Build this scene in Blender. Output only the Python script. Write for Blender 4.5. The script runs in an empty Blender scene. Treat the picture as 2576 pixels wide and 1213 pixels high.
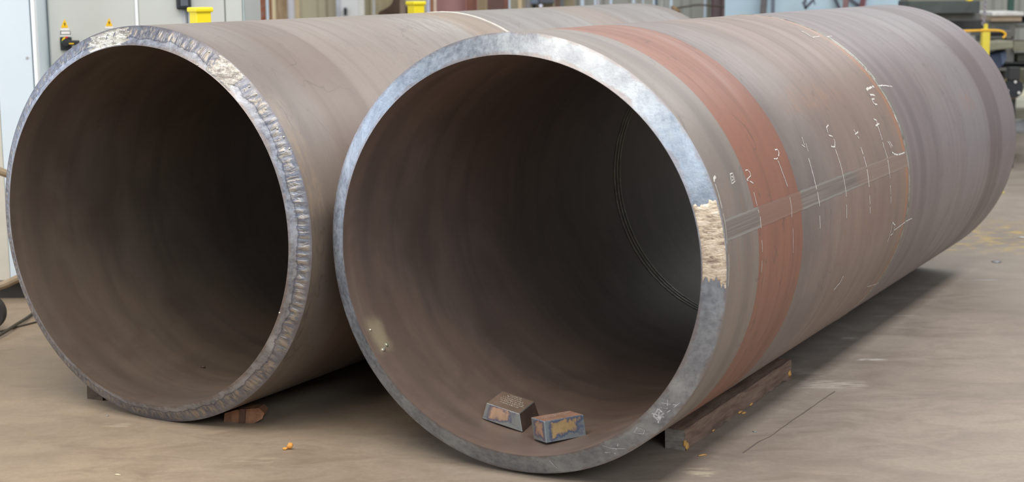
import bpy, bmesh, math, random
from mathutils import Vector, Matrix
random.seed(7)
S = bpy.context.scene
COL = S.collection
PI = math.pi
def lin(c):
    c /= 255.0
    return c/12.92 if c <= 0.04045 else ((c+0.055)/1.055)**2.4
def rgb(r, g, b, k=1.0): return (lin(r)*k, lin(g)*k, lin(b)*k, 1.0)

# ---------------------------------------------------------------- camera
F, PITCH, ROLL, CAMH = 4006.54, 0.16476, -0.00899, 1.80557
CP = Vector((0, 0, CAMH))
fw = Vector((0, math.cos(PITCH), -math.sin(PITCH)))
r0 = Vector((1, 0, 0)); u0 = r0.cross(fw)
rt = r0*math.cos(ROLL)+u0*math.sin(ROLL); up = u0*math.cos(ROLL)-r0*math.sin(ROLL)
cd = bpy.data.cameras.new('camera'); cam = bpy.data.objects.new('camera', cd); COL.objects.link(cam)
M = Matrix((rt, up, -fw)).transposed().to_4x4(); M.translation = CP
cam.matrix_world = M
cd.sensor_fit = 'HORIZONTAL'; cd.sensor_width = 36; cd.lens = F/2576*36; cd.clip_end = 200
cd.dof.use_dof = True; cd.dof.focus_distance = 6.4; cd.dof.aperture_fstop = 2.8
S.camera = cam

# ---------------------------------------------------------------- sky, lights, exposure
w = bpy.data.worlds.new('hall_daylight'); S.world = w; w.use_nodes = True
bg = w.node_tree.nodes['Background']; bg.inputs[0].default_value = (0.86, 0.92, 1.0, 1); bg.inputs[1].default_value = 0.54
def area(name, loc, target, sx, sy, watts, col):
    l = bpy.data.lights.new(name, 'AREA'); l.shape = 'RECTANGLE'; l.size = sx; l.size_y = sy; l.energy = watts; l.color = col
    o = bpy.data.objects.new(name, l); COL.objects.link(o); o.location = loc
    o.rotation_euler = (Vector(target)-Vector(loc)).to_track_quat('-Z', 'Y').to_euler(); return o
sk = area('roof_skylight', (5.2, 5.6, 9.5), (5.2, 5.6, 0), 1.5, 16, 960, (1.0, 0.98, 0.97)); sk.rotation_euler = (0, 0.35, -0.497)   # strip in the roof, in line with the pipes
area('far_clerestory', (1.0, 18.2, 6.4), (0.6, 7, 1.2), 16, 2.6, 330, (0.95, 0.97, 1.0))
area('high_window_behind', (3.5, -7.0, 7.6), (0.2, 6, 0.8), 8, 3.5, 640, (0.76, 0.88, 1.0))
area('left_bay_lamp', (-2.6, 1.8, 8.5), (-1.6, 4.4, 0), 6, 6, 600, (1.0, 0.90, 0.76))
area('left_rim_fill', (-10.0, 6.3, 3.2), (-1.0, 6.3, 1.0), 5, 3, 420, (0.74, 0.84, 1.0))  # unseen fill light added to brighten the left side of the rims
S.view_settings.view_transform = 'Standard'; S.view_settings.look = 'None'
S.view_settings.exposure = 0.0; S.view_settings.gamma = 1.0; S.view_settings.use_curve_mapping = False

# ---------------------------------------------------------------- helpers: points, objects
def ray(px, py): return rt*((px-1288)/F)-up*((py-606.5)/F)+fw
def at(px, py, Y):                       # point of the sight line at depth Y
    d = ray(px, py); return CP+d*(Y/d.y)
def on_floor(px, py, z=0.0):
    d = ray(px, py); return CP+d*((z-CAMH)/d.z)
def tag(o, label=None, cat=None, group=None, kind=None):
    for k, v in (('label', label), ('category', cat), ('group', group), ('kind', kind)):
        if v: o[k] = v
    return o
def mesh(name, verts, faces, mat=None, parent=None, smooth=False, uv=None, mids=None):
    me = bpy.data.meshes.new(name); me.from_pydata([tuple(v) for v in verts], [], faces); me.update()
    if uv:
        l = me.uv_layers.new(name='UVMap')
        for lp in me.loops: l.data[lp.index].uv = uv[lp.vertex_index]
    for m in (mat if isinstance(mat, (list, tuple)) else [mat]):
        if m: me.materials.append(m)
    if mids: me.polygons.foreach_set('material_index', mids)
    if smooth: me.polygons.foreach_set('use_smooth', [True]*len(me.polygons))
    o = bpy.data.objects.new(name, me); COL.objects.link(o)
    if parent: o.parent = parent
    return o
def empty(name, loc, rz=0.0):
    o = bpy.data.objects.new(name, None); COL.objects.link(o); o.location = loc; o.rotation_euler = (0, 0, rz); o.empty_display_size = 0.1
    return o
class MB:                                # gathers simple solids into one mesh
    def __init__(s): s.bm = bmesh.new()
    def box(s, x0, x1, y0, y1, z0, z1, bev=0.0, mat=None):
        r = bmesh.ops.create_cube(s.bm, size=1.0); vs = r['verts']
        bmesh.ops.scale(s.bm, vec=(x1-x0, y1-y0, z1-z0), verts=vs)
        bmesh.ops.translate(s.bm, vec=((x0+x1)/2, (y0+y1)/2, (z0+z1)/2), verts=vs)
        if bev:
            es = list({e for v in vs for e in v.link_edges})
            rr = bmesh.ops.bevel(s.bm, geom=es, offset=bev, segments=2, profile=0.5, affect='EDGES'); vs = list({v for f in rr['faces'] for v in f.verts} | {v for v in vs if v.is_valid})
        if mat is not None: bmesh.ops.transform(s.bm, matrix=mat, verts=[v for v in vs if v.is_valid])
        return s
    def cyl(s, p, q, r, r2=None, seg=20):
        p = Vector(p); q = Vector(q); d = q-p
        m = Matrix.Translation((p+q)/2) @ d.to_track_quat('Z', 'Y').to_matrix().to_4x4()
        bmesh.ops.create_cone(s.bm, cap_ends=True, segments=seg, radius1=r, radius2=r if r2 is None else r2, depth=d.length, matrix=m); return s
    def prism(s, pts, y0, y1):           # outline in x,z pushed along y
        a = [s.bm.verts.new((x, y0, z)) for x, z in pts]; b = [s.bm.verts.new((x, y1, z)) for x, z in pts]; n = len(pts)
        s.bm.faces.new(a); s.bm.faces.new(b[::-1])
        for i in range(n): s.bm.faces.new((a[(i+1) % n], a[i], b[i], b[(i+1) % n]))
        return s
    def tube(s, pts, r, seg=10, steps=8):
        P = [Vector(p) for p in pts]; out = []
        for i in range(len(P)-1):
            a, b, c, d = P[max(i-1, 0)], P[i], P[i+1], P[min(i+2, len(P)-1)]
            for k in range(steps):
                t = k/steps
                out.append(0.5*((2*b)+(c-a)*t+(2*a-5*b+4*c-d)*t*t+(3*b-a-3*c+d)*t**3))
        out.append(P[-1]); rings = []; n = None
        for i, q in enumerate(out):
            t = (out[min(i+1, len(out)-1)]-out[max(i-1, 0)]).normalized()
            if n is None: n = t.orthogonal().normalized()
            n = (n-t*n.dot(t)).normalized(); b = t.cross(n)
            rings.append([s.bm.verts.new(q+(n*math.cos(2*PI*k/seg)+b*math.sin(2*PI*k/seg))*r) for k in range(seg)])
        for A, B in zip(rings, rings[1:]):
            for k in range(seg): s.bm.faces.new((A[k], A[(k+1) % seg], B[(k+1) % seg], B[k]))
        s.bm.faces.new(rings[0][::-1]); s.bm.faces.new(rings[-1]); return s
    def build(s, name, mat, parent=None, smooth=False, loc=None, rz=0.0):
        bmesh.ops.recalc_face_normals(s.bm, faces=s.bm.faces)
        me = bpy.data.meshes.new(name); s.bm.to_mesh(me); s.bm.free(); me.materials.append(mat)
        if smooth:
            me.polygons.foreach_set('use_smooth', [True]*len(me.polygons))
            me.set_sharp_from_angle(angle=math.radians(35))
        o = bpy.data.objects.new(name, me); COL.objects.link(o)
        if parent: o.parent = parent
        if loc is not None: o.location = loc
        if rz: o.rotation_euler = (0, 0, rz)
        return o

# ---------------------------------------------------------------- helpers: node materials
class NT:
    def __init__(s, name, rough=0.6, metal=0.0, spec=0.5):
        s.m = bpy.data.materials.new(name); s.m.use_nodes = True; s.t = s.m.node_tree
        s.b = s.t.nodes['Principled BSDF']; s.set('Roughness', rough); s.set('Metallic', metal); s.set('Specular IOR Level', spec)
        s.tc = s.t.nodes.new('ShaderNodeTexCoord'); s.obj = s.tc.outputs['Object']; s.uv = s.tc.outputs['UV']
    def put(s, sock, v):
        if hasattr(v, 'is_linked'): s.t.links.new(v, sock)
        elif isinstance(v, (tuple, list)) and len(v) == 3 and sock.type == 'RGBA': sock.default_value = (*v, 1)
        else: sock.default_value = v
    def set(s, n, v): s.put(s.b.inputs[n], v); return s
    def map(s, v, sc=(1, 1, 1), lo=(0, 0, 0), ro=(0, 0, 0)):
        n = s.t.nodes.new('ShaderNodeMapping'); s.put(n.inputs[0], v); n.inputs['Scale'].default_value = sc; n.inputs['Location'].default_value = lo; n.inputs['Rotation'].default_value = ro
        return n.outputs[0]
    def noise(s, v, scale=5, det=4, ro=0.55, dis=0.0, col=False):
        n = s.t.nodes.new('ShaderNodeTexNoise'); s.put(n.inputs['Vector'], v); n.inputs['Scale'].default_value = scale; n.inputs['Detail'].default_value = det
        n.inputs['Roughness'].default_value = ro; n.inputs['Distortion'].default_value = dis
        return n.outputs['Color' if col else 'Fac']
    def vor(s, v, scale=5, feat='F1', out='Distance'):
        n = s.t.nodes.new('ShaderNodeTexVoronoi'); n.feature = feat; s.put(n.inputs['Vector'], v); n.inputs['Scale'].default_value = scale; return n.outputs[out]
    def ramp(s, f, stops, interp='LINEAR'):
        n = s.t.nodes.new('ShaderNodeValToRGB'); s.put(n.inputs[0], f); e = n.color_ramp; e.interpolation = interp
        while len(e.elements) < len(stops): e.elements.new(0.5)
        for el, (p, c) in zip(e.elements, stops): el.position = p; el.color = c if isinstance(c, tuple) else (c, c, c, 1)
        return n.outputs[0]
    def mix(s, f, a, b, mode='MIX'):
        n = s.t.nodes.new('ShaderNodeMix'); n.data_type = 'RGBA'; n.blend_type = mode; s.put(n.inputs[0], f); s.put(n.inputs[6], a); s.put(n.inputs[7], b); return n.outputs[2]
    def math(s, op, a, b=0.0, c=0.0, clamp=False):
        n = s.t.nodes.new('ShaderNodeMath'); n.operation = op; n.use_clamp = clamp
        for i, v in enumerate((a, b, c)): s.put(n.inputs[i], v)
        return n.outputs[0]
    def sep(s, v):
        n = s.t.nodes.new('ShaderNodeSeparateXYZ'); s.put(n.inputs[0], v); return n.outputs
    def comb(s, x, y, z):
        n = s.t.nodes.new('ShaderNodeCombineXYZ'); s.put(n.inputs[0], x); s.put(n.inputs[1], y); s.put(n.inputs[2], z); return n.outputs[0]
    def curve(s, f, pts):                # smooth function of a 0..1 input
        n = s.t.nodes.new('ShaderNodeFloatCurve'); s.put(n.inputs['Value'], f); c = n.mapping.curves[0]
        while len(c.points) < len(pts): c.points.new(0.5, 0.5)
        for p, (x, y) in zip(c.points, pts): p.location = (x, y)
        n.mapping.update(); return n.outputs[0]
    def bump(s, h, st=0.3, dist=0.01):
        n = s.t.nodes.new('ShaderNodeBump'); s.put(n.inputs['Height'], h); n.inputs['Strength'].default_value = st; n.inputs['Distance'].default_value = dist
        s.t.links.new(n.outputs[0], s.b.inputs['Normal']); return s
    def band(s, v, a, b, soft=0.004):    # 1 between a and b
        n1 = s.t.nodes.new('ShaderNodeMapRange'); n1.interpolation_type = 'SMOOTHSTEP'; s.put(n1.inputs[0], s.math('SUBTRACT', v, a)); n1.inputs[1].default_value = -soft; n1.inputs[2].default_value = soft
        n2 = s.t.nodes.new('ShaderNodeMapRange'); n2.interpolation_type = 'SMOOTHSTEP'; s.put(n2.inputs[0], s.math('SUBTRACT', b, v)); n2.inputs[1].default_value = -soft; n2.inputs[2].default_value = soft
        return s.math('MULTIPLY', n1.outputs[0], n2.outputs[0])
def plain(name, col, rough=0.6, metal=0.0, var=0.12, scale=6, spec=0.4, bump=0.0, stretch=(1, 1, 1)):
    n = NT(name, rough, metal, spec); f = n.noise(n.map(n.obj, stretch), scale, 5, 0.6)
    d = tuple(c*(1-var*2) for c in col[:3]); l = tuple(min(1, c*(1+var)) for c in col[:3])
    n.set('Base Color', n.ramp(f, [(0.3, (*d, 1)), (0.7, (*l, 1))]))
    if bump: n.bump(f, bump, 0.004)
    return n.m

# ---------------------------------------------------------------- setting: floor and back wall
def mat_floor():
    n = NT('dusty_concrete', 0.62, 0, 0.35); o = n.obj
    big = n.noise(o, 0.55, 5, 0.6, 0.6); mid = n.noise(n.map(o, (1.6, 3.0, 1), ro=(0, 0, 0.25)), 2.0, 6, 0.68, 0.8); fine = n.noise(o, 45, 4, 0.7)
    c = n.ramp(big, [(0.32, rgb(142, 130, 119)), (0.52, rgb(154, 142, 130)), (0.72, rgb(164, 151, 138))])
    c = n.mix(n.math('MULTIPLY', n.ramp(mid, [(0.34, 1.0), (0.56, 0.0)]), 0.38), c, rgb(112, 100, 90))
    c = n.mix(n.math('MULTIPLY', n.ramp(mid, [(0.58, 0.0), (0.8, 1.0)]), 0.3), c, rgb(186, 172, 152))
    scuff = n.noise(n.map(o, (2.0, 11.0, 1), ro=(0, 0, -0.3)), 2.4, 6, 0.72)
    c = n.mix(n.math('MULTIPLY', n.ramp(scuff, [(0.63, 0.0), (0.76, 1.0)]), 0.32), c, rgb(205, 194, 178))
    c = n.mix(n.math('MULTIPLY', n.ramp(fine, [(0.3, 0.0), (0.75, 1.0)]), 0.3), c, rgb(112, 99, 86))
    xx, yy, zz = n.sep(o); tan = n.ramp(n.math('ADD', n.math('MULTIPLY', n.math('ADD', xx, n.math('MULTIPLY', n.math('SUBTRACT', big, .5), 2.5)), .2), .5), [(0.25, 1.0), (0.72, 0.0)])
    c = n.mix(n.math('MULTIPLY', tan, .75), c, n.mix(1.0, c, (1.12, 1.0, .80), 'MULTIPLY'))   # tanner colour towards the left bay
    # worn yellow floor paint near the far end of the right pipe
    x, y, z = n.sep(o)
    yp = n.math('MULTIPLY', n.band(x, 2.55, 3.75, 0.25), n.band(y, 10.25, 11.5, 0.3))
    c = n.mix(n.math('MULTIPLY', yp, n.ramp(n.noise(n.map(o, (3, 6, 1)), 2.2, 5, 0.7), [(0.5, 0.0), (0.62, 0.75)])), c, rgb(196, 165, 84))
    # pale scuffs and drag marks, dark oily smears
    wx = n.math('ADD', xx, n.math('MULTIPLY', n.math('SUBTRACT', n.noise(o, 5, 4, .6), .5), .25)); sn = n.noise(n.map(o, (5, 22, 1)), 1.6, 5, .7)
    for (px, py, rx, ry, am, cl) in ((2075, 968, .13, .07, .6, (206, 196, 184)), (2040, 950, .05, .16, .35, (200, 188, 174)), (2190, 905, .05, .015, .9, (222, 218, 210)), (2145, 852, .035, .02, .8, (214, 208, 198)), (1762, 1190, .05, .05, .6, (214, 198, 170)), (2250, 795, .09, .012, .6, (200, 194, 188)), (2455, 705, .12, .008, .7, (178, 182, 188)), (300, 1070, .04, .03, .35, (206, 194, 168)), (640, 1160, .10, .04, .3, (200, 184, 158)), (330, 1155, .14, .03, .3, (110, 98, 84)), (2250, 1000, .25, .05, .22, (96, 90, 86)), (560, 1110, .2, .05, .2, (120, 106, 90))):
        q_ = on_floor(px, py); m = n.math('MULTIPLY', n.band(wx, q_.x-rx, q_.x+rx, rx*.6), n.band(yy, q_.y-ry, q_.y+ry, ry*.7))
        c = n.mix(n.math('MULTIPLY', m, n.ramp(sn, [(0.40, 0.0), (0.58, am)])), c, rgb(*cl))
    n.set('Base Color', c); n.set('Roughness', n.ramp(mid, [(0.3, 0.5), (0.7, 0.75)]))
    n.bump(n.math('ADD', n.math('MULTIPLY', fine, 0.4), mid), 0.05, 0.004)
    return n.m
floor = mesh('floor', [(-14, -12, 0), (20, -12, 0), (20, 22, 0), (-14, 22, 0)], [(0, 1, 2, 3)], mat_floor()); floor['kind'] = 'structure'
MJ = plain('crack_filler', rgb(112, 100, 92), 0.8)
def ribbon_floor(name, pts, wd, mat, z=0.0012, parent=None, jit=0.3):
    P = [Vector((p[0], p[1], 0)) for p in pts]; Q = []
    for a, b in zip(P, P[1:]):
        k = max(2, int((b-a).length/0.06)); Q += [a.lerp(b, i/k) for i in range(k)]
    Q.append(P[-1]); V = []; FA = []
    for i, q in enumerate(Q):
        t = (Q[min(i+1, len(Q)-1)]-Q[max(i-1, 0)]).normalized(); nn = Vector((-t.y, t.x, 0)); ww = wd*random.uniform(1-jit, 1+jit)/2; off = nn*random.uniform(-.25, .25)*wd
        V += [q+nn*ww+off+Vector((0, 0, z)), q-nn*ww+off+Vector((0, 0, z))]
        if i: FA.append((2*i-2, 2*i-1, 2*i+1, 2*i))
    return mesh(name, V, FA, mat, parent)
ribbon_floor('floor_crack', [on_floor(*p) for p in ((1868, 1140), (1908, 1112), (1935, 1100), (2005, 1050), (2100, 985))], 0.006, MJ, parent=floor)

MW = plain('tan_cladding_paint', rgb(188, 180, 152), 0.55, 0, 0.05, 2)
MWG = plain('grey_cladding_paint', rgb(166, 166, 158), 0.55, 0, 0.05, 2)
WY = 18.6
wall = empty('wall_back', (0, WY, 0)); wall['kind'] = 'structure'
def cladding(x0, wd, h, mat):            # one ribbed sheet
    V = []; FA = []; prof = []
    for i in range(4):
        b = x0+i*wd/4; k = wd/4
        prof += [(b, 0), (b+k*.56, 0), (b+k*.66, -.035), (b+k*.90, -.035)]
    prof.append((x0+wd-0.004, 0))
    for x, y in prof: V += [(x, y, 0), (x, y, h)]
    for i in range(len(prof)-1): FA.append((2*i, 2*i+2, 2*i+3, 2*i+1))
    return mesh('cladding_sheet', V, FA, mat, wall)
x = -9.0
while x < 13: cladding(x, 1.2, 6.5, MW if x < .6 else MWG); x += 1.2

# ---------------------------------------------------------------- the two big pipes
def P(R, s, deg, r): a = math.radians(deg); return (r*math.sin(a), s, R+r*math.cos(a))
def pipe_section(name, R, t, s0, s1, mo, mi, parent, si=None, back=False):
    NA, V, U, FA, MI = 256, [], [], [], []
    ns = max(2, int((s1-s0)/0.05)); si = s0 if si is None else si
    rows = [(s0+(s1-s0)*i/ns, R, 0) for i in range(ns+1)]+[(s1+(si-s1)*i/ns, R-t, 1) for i in range(ns+1)]
    for s, r, k in rows:
        for j in range(NA+1):
            d = -180+360*j/NA; V.append(P(R, s, d, r)); U.append((j/NA, s))
    W = NA+1
    for i in range(len(rows)-1):
        for j in range(NA):
            FA.append((i*W+j, i*W+j+1, (i+1)*W+j+1, (i+1)*W+j)); MI.append(rows[i][2] if i != ns else 1)
    o = mesh(name, V, FA, [mo, mi], parent, True, U, MI)
    o.data.set_sharp_from_angle(angle=math.radians(40))
    return o
def cone_pt(R, t, b, deg, f, off=0.0):   # point of the bevelled end, f 0 outer edge .. 1 inner edge
    h = math.hypot(b, t); return P(R, -f*b-off*t/h, deg, R-f*t+off*b/h)
def rim(name, R, t, b, mat, parent, disp=None):
    NA, NR, V, U, FA = 900, 10, [], [], []
    for i in range(NR+1):
        f = i/NR
        for j in range(NA+1):
            d = -180+360*j/NA; V.append(cone_pt(R, t, b, d, f, disp(d, f) if disp else 0)); U.append((j/NA, f))
    W = NA+1
    for i in range(NR):
        for j in range(NA): FA.append((i*W+j, (i+1)*W+j, (i+1)*W+j+1, i*W+j+1))
    return mesh(name, V, FA, mat, parent, True, U)
def girth_bead(name, R, r, s, wd, h, mat, parent, inward=False, ripple=0.0):
    NA, NP, V, FA = 512, 7, [], []
    for j in range(NA):
        d = 360*j/NA
        for k in range(NP):
            q = k/(NP-1); rr = h*math.sin(PI*q)*(1+random.uniform(-ripple, ripple))-0.0008
            V.append(P(R, s+(q-.5)*wd*(1+random.uniform(-.08, .08)), d, r-rr if inward else r+rr))
    for j in range(NA):
        for k in range(NP-1):
            a = j*NP+k; b = ((j+1) % NA)*NP+k
            FA.append((a, a+1, b+1, b) if not inward else (a, b, b+1, a+1))
    return mesh(name, V, FA, mat, parent, True)
def skin(name, R, r, s0, s1, d0, d1, mat, parent, ns=40, nd=8, jag=0.0):
    V, U, FA = [], [], []
    for i in range(ns+1):
        for j in range(nd+1):
            q = j/nd; s = s0+(s1-s0)*i/ns; d = d0+(d1-d0)*q
            if jag and j in (0, nd): d += random.uniform(-jag, jag)
            if jag and i in (0, ns): s += random.uniform(-jag, jag)*0.02
            V.append(P(R, s, d, r)); U.append((q, i/ns))
    W = nd+1
    for i in range(ns):
        for j in range(nd): FA.append((i*W+j, i*W+j+1, (i+1)*W+j+1, (i+1)*W+j))
    return mesh(name, V, FA, mat, parent, True, U)
def chalk(name, R, wmm, pts, mat, parent, r=None):
    rr = (r or R)+0.0009; k = PI/180*R; Q = []
    PT = [Vector((s, d*k)) for s, d in pts]
    for a, b in zip(PT, PT[1:]):
        m = max(2, int((b-a).length/0.010)); Q += [a.lerp(b, i/m) for i in range(m)]
    Q.append(PT[-1]); V, FA, last = [], [], False
    for i, q in enumerate(Q):
        t = (Q[min(i+1, len(Q)-1)]-Q[max(i-1, 0)]); t = t.normalized() if t.length else Vector((1, 0)); nn = Vector((-t.y, t.x)); ww = wmm/2000*random.uniform(.7, 1.1)
        o = nn*random.uniform(-.2, .2)*wmm/1000
        for sg in (1, -1):
            v = q+nn*ww*sg+o; V.append(P(R, v.x, v.y/k, rr))
        if i and random.random() > 0.035: FA.append((2*i-2, 2*i, 2*i+1, 2*i-1))
    return mesh(name, V, FA, mat, parent)

def mat_mill(name, pal, bands, L, streak=0.24, rough=0.46, lines=0.5, spots=None, seed=0.0, dim=0.70):
    """rolled steel skin: rings of colour along the pipe, rolling streaks round it"""
    n = NT(name, rough, 0.0, 0.55); o = n.map(n.obj, lo=(seed, seed*.7, seed*.3)); u, s, _ = n.sep(n.uv)
    st = n.noise(n.map(o, (.7, 9, .7)), 1.5, 4, 0.55, 0.35); bl = n.noise(o, 2.1, 6, 0.62, 0.4); gr = n.noise(o, 70, 3, 0.7); sw = n.noise(n.map(o, (.8, 3.2, .8)), 1.3, 3, 0.5)
    wob = n.math('MULTIPLY', n.math('SUBTRACT', n.noise(o, 1.6, 2, 0.5), 0.5), 0.03)
    sd = n.math('ADD', s, wob)
    col = n.ramp(bl, [(0.30, pal[0]), (0.52, pal[1]), (0.74, pal[2])])
    pm = None
    for a, b, c, amt, soft in bands:
        m = n.math('MULTIPLY', n.band(sd, a, b, soft), amt)
        if amt == .95: pm = m          # oxide primer is duller than mill scale
        col = n.mix(m, col, n.mix(n.ramp(bl, [(0.35, 0.0), (0.7, 1.0)]), c, tuple(v*1.14 for v in c[:3])+(1,)))
    col = n.mix(n.math('MULTIPLY', n.ramp(st, [(0.34, 1.0), (0.52, 0.0)]), streak), col, pal[3])
    col = n.mix(n.math('MULTIPLY', n.ramp(st, [(0.60, 0.0), (0.76, 1.0)]), streak*.55), col, pal[4])
    ln = n.noise(n.map(o, (1.0, 1.7, 1.0)), 2.3, 3, 0.55, 0.9)
    lm = n.ramp(n.math('ABSOLUTE', n.math('SUBTRACT', ln, 0.47)), [(0.0, 1.0), (0.012, 0.0)])
    lm = n.math('MULTIPLY', lm, n.ramp(sw, [(0.43, 0.0), (0.57, lines)]))
    col = n.mix(lm, col, pal[5])
    for (a, b, d0, d1, c, amt) in (spots or []):
        m = n.math('MULTIPLY', n.band(s, a, b, (b-a)*.35), n.band(n.math('SUBTRACT', n.math('MULTIPLY', u, 360.0), 180.0), d0, d1, (d1-d0)*.35))
        m = n.math('MULTIPLY', m, n.ramp(n.noise(n.map(o, (4, 14, 4)), 2.2, 5, 0.7), [(0.42, 0.0), (0.62, amt)]))
        col = n.mix(m, col, c)
    col = n.mix(n.math('MULTIPLY', n.ramp(gr, [(0.35, 1.0), (0.65, 0.0)]), 0.22), col, pal[0])
    n.set('Base Color', n.mix(1.0, col, (dim, dim, dim*1.01), 'MULTIPLY')); n.set('IOR', n.math('SUBTRACT', 1.95, n.math('MULTIPLY', pm, .5)) if pm else 1.95); n.set('Roughness', n.ramp(st, [(0.3, rough+.08), (0.7, rough-.05)]))
    n.bump(n.math('ADD', st, n.math('MULTIPLY', gr, .25)), 0.03, 0.003)
    return n.m
def mat_bore(name, warm, spot=False):
    n = NT(name, 0.55, 0.0, 0.5); n.set('IOR', 1.8); o = n.obj; x, y, z = n.sep(o)
    st = n.noise(n.map(o, (.6, 7, .6)), 1.5, 5, 0.6, 0.3); bl = n.noise(o, 2.4, 6, 0.65, 0.5); gr = n.noise(o, 60, 3, 0.7)
    c = n.ramp(bl, [(0.3, rgb(104, 86, 76)), (0.52, warm), (0.75, rgb(136, 114, 98))])
    c = n.mix(n.math('MULTIPLY', n.ramp(st, [(0.36, 1.0), (0.56, 0.0)]), 0.35), c, rgb(84, 72, 66))
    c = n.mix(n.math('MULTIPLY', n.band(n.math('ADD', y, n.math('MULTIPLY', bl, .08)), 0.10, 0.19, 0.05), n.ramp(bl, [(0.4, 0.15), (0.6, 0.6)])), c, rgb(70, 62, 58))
    c = n.mix(n.math('MULTIPLY', gr, 0.25), c, rgb(84, 70, 62))
    if spot:                              # bare ground spot inside the mouth
        u, s, _ = n.sep(n.uv); dg = n.math('SUBTRACT', n.math('MULTIPLY', u, 360.0), 180.0); wb = n.math('MULTIPLY', n.math('SUBTRACT', n.noise(o, 14, 4, .6), .5), .05)
        m = n.math('MULTIPLY', n.band(n.math('ADD', s, wb), -.005, .085, .028), n.band(n.math('ADD', dg, n.math('MULTIPLY', wb, 80.0)), -124.5, -114.5, 2.6))
        c = n.mix(n.math('MULTIPLY', m, .8), c, rgb(158, 146, 120))
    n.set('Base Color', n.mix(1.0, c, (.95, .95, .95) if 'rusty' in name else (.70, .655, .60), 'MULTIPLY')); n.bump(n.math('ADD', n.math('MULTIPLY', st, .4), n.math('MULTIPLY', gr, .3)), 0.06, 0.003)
    return n.m
def mat_rim(name, base, dark, light, rust, torch=0.0):
    n = NT(name, 0.40, 0.85, 0.5); o = n.obj; u, f, _ = n.sep(n.uv)
    bl = n.noise(o, 9, 6, 0.65, 0.3); gr = n.noise(o, 48, 5, 0.75); rad = n.noise(n.comb(n.math('MULTIPLY', u, 230.0), n.math('MULTIPLY', f, 1.2), 0.0), 1.5, 3, 0.55, 0.5)
    c = n.ramp(bl, [(0.3, dark), (0.5, base), (0.7, light)])
    c = n.mix(n.math('MULTIPLY', n.ramp(gr, [(0.42, 0.0), (0.7, 1.0)]), 0.55), c, light)
    c = n.mix(n.math('MULTIPLY', n.ramp(gr, [(0.3, 1.0), (0.44, 0.0)]), 0.5), c, dark)
    edge = n.math('ADD', f, n.math('MULTIPLY', n.math('SUBTRACT', n.noise(o, 14, 4, .6), .5), .7))
    c = n.mix(n.math('MULTIPLY', n.ramp(edge, [(0.84, 0.0), (0.98, 1.0)]), 0.55), c, rust)
    c = n.mix(n.math('MULTIPLY', n.ramp(edge, [(0.02, 1.0), (0.14, 0.0)]), 0.5), c, rust)
    h = n.math('ADD', bl, n.math('MULTIPLY', gr, .8))
    if torch:                             # flame-cut ripples across the thickness, heat-tinted
        tm = n.math('MULTIPLY', n.band(edge, 0.16, 0.62, 0.16), n.ramp(rad, [(0.46, 0.0), (0.60, 1.0)]))
        c = n.mix(n.math('MULTIPLY', n.band(edge, -0.3, 0.62, 0.05), .55), c, dark)
        c = n.mix(n.math('MULTIPLY', tm, torch), c, rgb(196, 182, 160))
        c = n.mix(n.math('MULTIPLY', n.band(edge, 0.60, 0.66, 0.03), .6), c, rgb(70, 74, 92))
        h = n.math('ADD', h, n.math('MULTIPLY', tm, 1.2))
    n.set('Base Color', c); n.set('Roughness', n.ramp(gr, [(0.3, 0.34), (0.7, 0.52)])); n.bump(h, 0.32 if torch else 0.4, 0.003)
    return n.m
def mat_patch(name, a, b, d, rough=0.42):
    n = NT(name, rough, 0.7, 0.5); o = n.obj; f = n.noise(n.map(o, (1, 1, 3)), 22, 5, 0.7, 0.6); g = n.noise(o, 9, 4, 0.6)
    c = n.ramp(f, [(0.32, d), (0.48, a), (0.68, b)]); c = n.mix(n.ramp(g, [(0.58, 0.0), (0.72, .7)]), c, d)
    n.set('Base Color', c); n.bump(f, 0.7, 0.005); return n.m
def rim_patch(name, R, t, b, d0, d1, mat, parent, f0=0.02, f1=0.98, ends=(2, 2), lump=0.0015, off=0.0008, nf=14, nd=40):
    V, FA = [], []
    e0 = [random.uniform(0, ends[0]) for _ in range(nf+1)]; e1 = [random.uniform(0, ends[1]) for _ in range(nf+1)]
    for i in range(nf+1):
        for j in range(nd+1):
            q = j/nd; a = d0+e0[i]; z = d1-e1[i]; edge = i in (0, nf) or j in (0, nd)
            V.append(cone_pt(R, t, b, a+(z-a)*q, f0+(f1-f0)*i/nf, -.001 if edge else off+random.uniform(0, lump)))
    W = nd+1
    for i in range(nf):
        for j in range(nd): FA.append((i*W+j, (i+1)*W+j, (i+1)*W+j+1, i*W+j+1))
    return mesh(name, V, FA, mat, parent, True)
M_CHALK = plain('chalk', rgb(208, 204, 197), 0.9, 0, 0.10, 90)
M_BEAD = NT('weld_bead_steel', 0.45, 0.5); M_BEAD.set('Base Color', M_BEAD.ramp(M_BEAD.noise(M_BEAD.obj, 30, 4), [(0.35, rgb(116, 112, 104)), (0.6, rgb(170, 165, 154))])); M_BEAD = M_BEAD.m
M_BEADI = plain('bore_weld_steel', rgb(186, 186, 166), 0.38, 0.6, 0.15, 18)

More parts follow.
